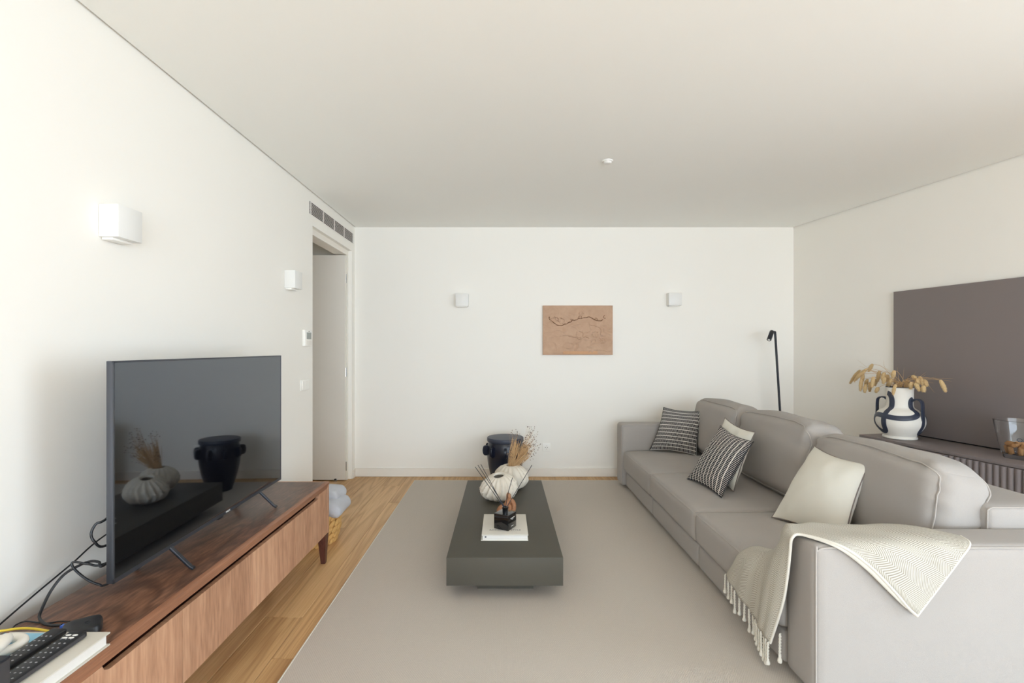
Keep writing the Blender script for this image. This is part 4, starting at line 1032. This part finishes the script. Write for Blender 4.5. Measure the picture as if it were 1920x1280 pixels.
def handle(deg, tangential):
    a = va0 + math.radians(deg); d = Vector((math.cos(a), math.sin(a), 0))
    q = crom([Vector((r, 0, z)) for r, z in [(0.083, 0.292), (0.100, 0.305), (0.125, 0.305), (0.143, 0.290), (0.148, 0.260), (0.149, 0.200), (0.152, 0.150)]], 6)
    pts = [vc + d * p.x + Vector((0, 0, p.z)) for p in q]; cen = vc + d * 0.09 + Vector((0, 0, 0.23))
    bm = B(); strap(bm, pts, [p - cen for p in pts], 0.040, 0.009); obj('strap_handle', bm, M_navyband, vz)
handle(62, 0); handle(-112, 0)
band([(62, 0.155, 0), (60, 0.11, 0), (60, 0.07, 0), (70, 0.05, 0), (86, 0.062, 0), (98, 0.10, 0), (100, 0.15, 0), (92, 0.19, 0), (80, 0.215, 0)], 0.034, 0.006)
# foxtail stems
heads = [(230,240,95,420),(330,220,150,390),(250,360,235,520),(330,360,300,470),(310,430,290,540),(410,330,390,470),(365,400,360,530),(480,470,440,540),(490,250,465,390),(560,270,525,380),(400,160,345,260),(690,245,665,345),(650,355,605,460),(705,430,670,600),(865,365,845,515),(920,400,905,495),(925,315,990,380),(960,415,1030,520),(1025,325,1065,440),(1085,365,1125,460),(1075,445,1080,535),(1300,370,1375,535),(300,250,170,360),(560,330,540,425),(605,300,585,395),(775,395,760,485),(450,360,425,450),(275,290,250,430),(1000,350,1005,440),(620,400,600,480)]
rnd = random.Random(5)
def fox_pt(x, y, c):
    px, py = 1580 + x / 7.11, 660 + y / 7.11; Y = c * F / (px - 770); return P(px, py, Y)
mouth = vc + Vector((0, 0, 0.385))
for k, (xa, ya, xb, yb) in enumerate(heads):
    c = rnd.uniform(3.66, 3.80) if xa < 720 else rnd.uniform(3.68, 3.78)
    a, b = fox_pt(xa, ya, c), fox_pt(xb, yb, c); hd = b - a
    lab = {0: 'leftmost dried foxtail stem in the strap vase, its long head curling down', 21: 'rightmost dried foxtail stem, reaching far out before the taupe panel', 13: 'dried foxtail stem hanging down over the white neck of the strap vase', 10: 'topmost dried foxtail stem arching over the others in the strap vase'}.get(k, 'short beige foxtail head in the dense tuft above the strap vase')
    t = thing('foxtail_stem', lab, 'dried grass', (mouth.x, mouth.y, mouth.z), 0, 'foxtail stems in the strap vase')
    s0 = mouth + Vector((rnd.uniform(-0.04, 0.04), rnd.uniform(-0.04, 0.04), -0.05))
    top = s0.lerp(a, 0.6) + Vector((0, 0, 0.03 + 0.10 * (a - s0).length)); top.z = max(top.z, mouth.z + 0.012)
    bm = B(); tube(bm, crom([s0, Vector((s0.x, s0.y, mouth.z + 0.01)).lerp(top, 0.25), top, a, a + hd * 0.1], 5), 0.0013, 5); obj('stem', bm, M_straw, t)
    n = 14; sagv = Vector((0, 0, 0.12 * abs(hd.x) + 0.004)); pts, rs = [], []
    for i in range(n + 1):
        f = i / n; pts.append(a + hd * f + sagv * math.sin(PI * f)); rs.append(0.0132 * (max(0.02, math.sin(PI * min(1, 0.10 + f * 0.86))) ** 0.55))
    bm = B(); tube(bm, pts, rs, 10)
    for i in range(200):                                # bristles
        f = rnd.random(); j = min(n - 1, int(f * n)); p = pts[j].lerp(pts[j + 1], f * n - j); ax = (pts[j + 1] - pts[j]).normalized()
        v = Vector((rnd.gauss(0, 1), rnd.gauss(0, 1), rnd.gauss(0, 1))); v = (v - ax * v.dot(ax)).normalized(); r_ = rs[j]
        e = (v * 0.7 + ax * 0.7).normalized() * rnd.uniform(0.005, 0.009); o_ = p + v * r_ * 0.9; s_ = ax.cross(v) * 0.0007
        v0, v1, v2, v3 = bm.verts.new(o_ + s_), bm.verts.new(o_ - s_), bm.verts.new(o_ + e), bm.verts.new(o_ + v * 0.0009 - ax * 0.0012)
        bm.faces.new((v0, v1, v2)); bm.faces.new((v1, v3, v2)); bm.faces.new((v3, v0, v2))
    obj('seed_head', bm, M_fox, t)
t = thing('dried_leaf_blades', 'thin dry blades sticking out among the foxtail stems', 'dried grass', mouth)
for (x0_, y0_, x1_, y1_) in ((420, 270, 200, 105), (400, 250, 222, 185), (760, 460, 728, 200), (790, 470, 820, 205), (560, 200, 545, 110), (900, 450, 970, 262), (980, 360, 1115, 262), (1000, 370, 1110, 295), (1240, 350, 1470, 352), (1300, 370, 1450, 388), (1100, 400, 1225, 540), (1090, 390, 1215, 412), (1120, 350, 1250, 332), (760, 440, 700, 300), (640, 300, 560, 210), (780, 460, 745, 320)):
    a, b = fox_pt(x0_, y0_, 3.72), fox_pt(x1_, y1_, 3.72)
    bm = B(); tube(bm, crom([mouth + Vector((0, 0, -0.03)), mouth.lerp(a, 0.6) + Vector((0, 0, 0.02)), a, b], 4), [0.0010] * 9 + [0.0009, 0.0008, 0.0006, 0.0003], 4); obj('blade', bm, M_straw, t)

# glass bowl of corks
gc = Vector((3.225, 3.02, STZ))
gb = thing('glass_bowl', 'clear tapered glass bowl with dark lettering holding corks', 'bowl', gc)
bm = B(); lathe(bm, [(0.001, 0.0), (0.075, 0.0), (0.078, 0.004), (0.079, 0.018), (0.086, 0.030), (0.100, 0.09), (0.114, 0.165), (0.124, 0.232), (0.1245, 0.236), (0.121, 0.237), (0.1195, 0.232), (0.110, 0.165), (0.096, 0.09), (0.080, 0.034), (0.001, 0.028)], 64, gc, cap=False)
obj('glass_body', bm, M_glass, gb)
ga = math.atan2(-gc.y, -gc.x)
tb = text_bm('ONES', 0.034, Matrix.Identity(4), 0.0003)
for v in tb.verts:
    zz = 0.125 + v.co.y; rr = 0.1065 + (zz - 0.125) * 0.18 + 0.0008 + v.co.z; a = ga + math.radians(14) + v.co.x / 0.107; v.co = gc + Vector((rr * math.cos(a), rr * math.sin(a), zz))
obj('lettering', tb, M_print, gb)
ck0 = None; rnd = random.Random(2); placed = []
for lay, (n, R, zc_) in enumerate(((8, 0.058, 0.0525), (1, 0.0, 0.0525), (7, 0.052, 0.0845), (1, 0.0, 0.088))):
    for k in range(n):
        a = 2 * PI * k / n + lay * 0.4; p = gc + Vector((R * math.cos(a), R * math.sin(a), zc_))
        if ck0 is None:
            bm = B(); lathe(bm, [(0.001, -0.0215), (0.0105, -0.0215), (0.0118, -0.019), (0.0118, 0.019), (0.0105, 0.0215), (0.001, 0.0215)], 16, cap=False)
            ck0 = o = obj('wine_cork', bm, M_cork)
        else: o = ck0.copy(); COL.objects.link(o)
        o.location = p
        o.rotation_euler = (0.28 * math.sin(-a), 0.28 * math.cos(a), 0) if lay < 2 else (PI / 2, 0, a + (PI / 2 if k % 2 else 0.3))
        tag(o, 'brown wine cork in the clear glass bowl', 'cork', 'corks in the glass bowl')
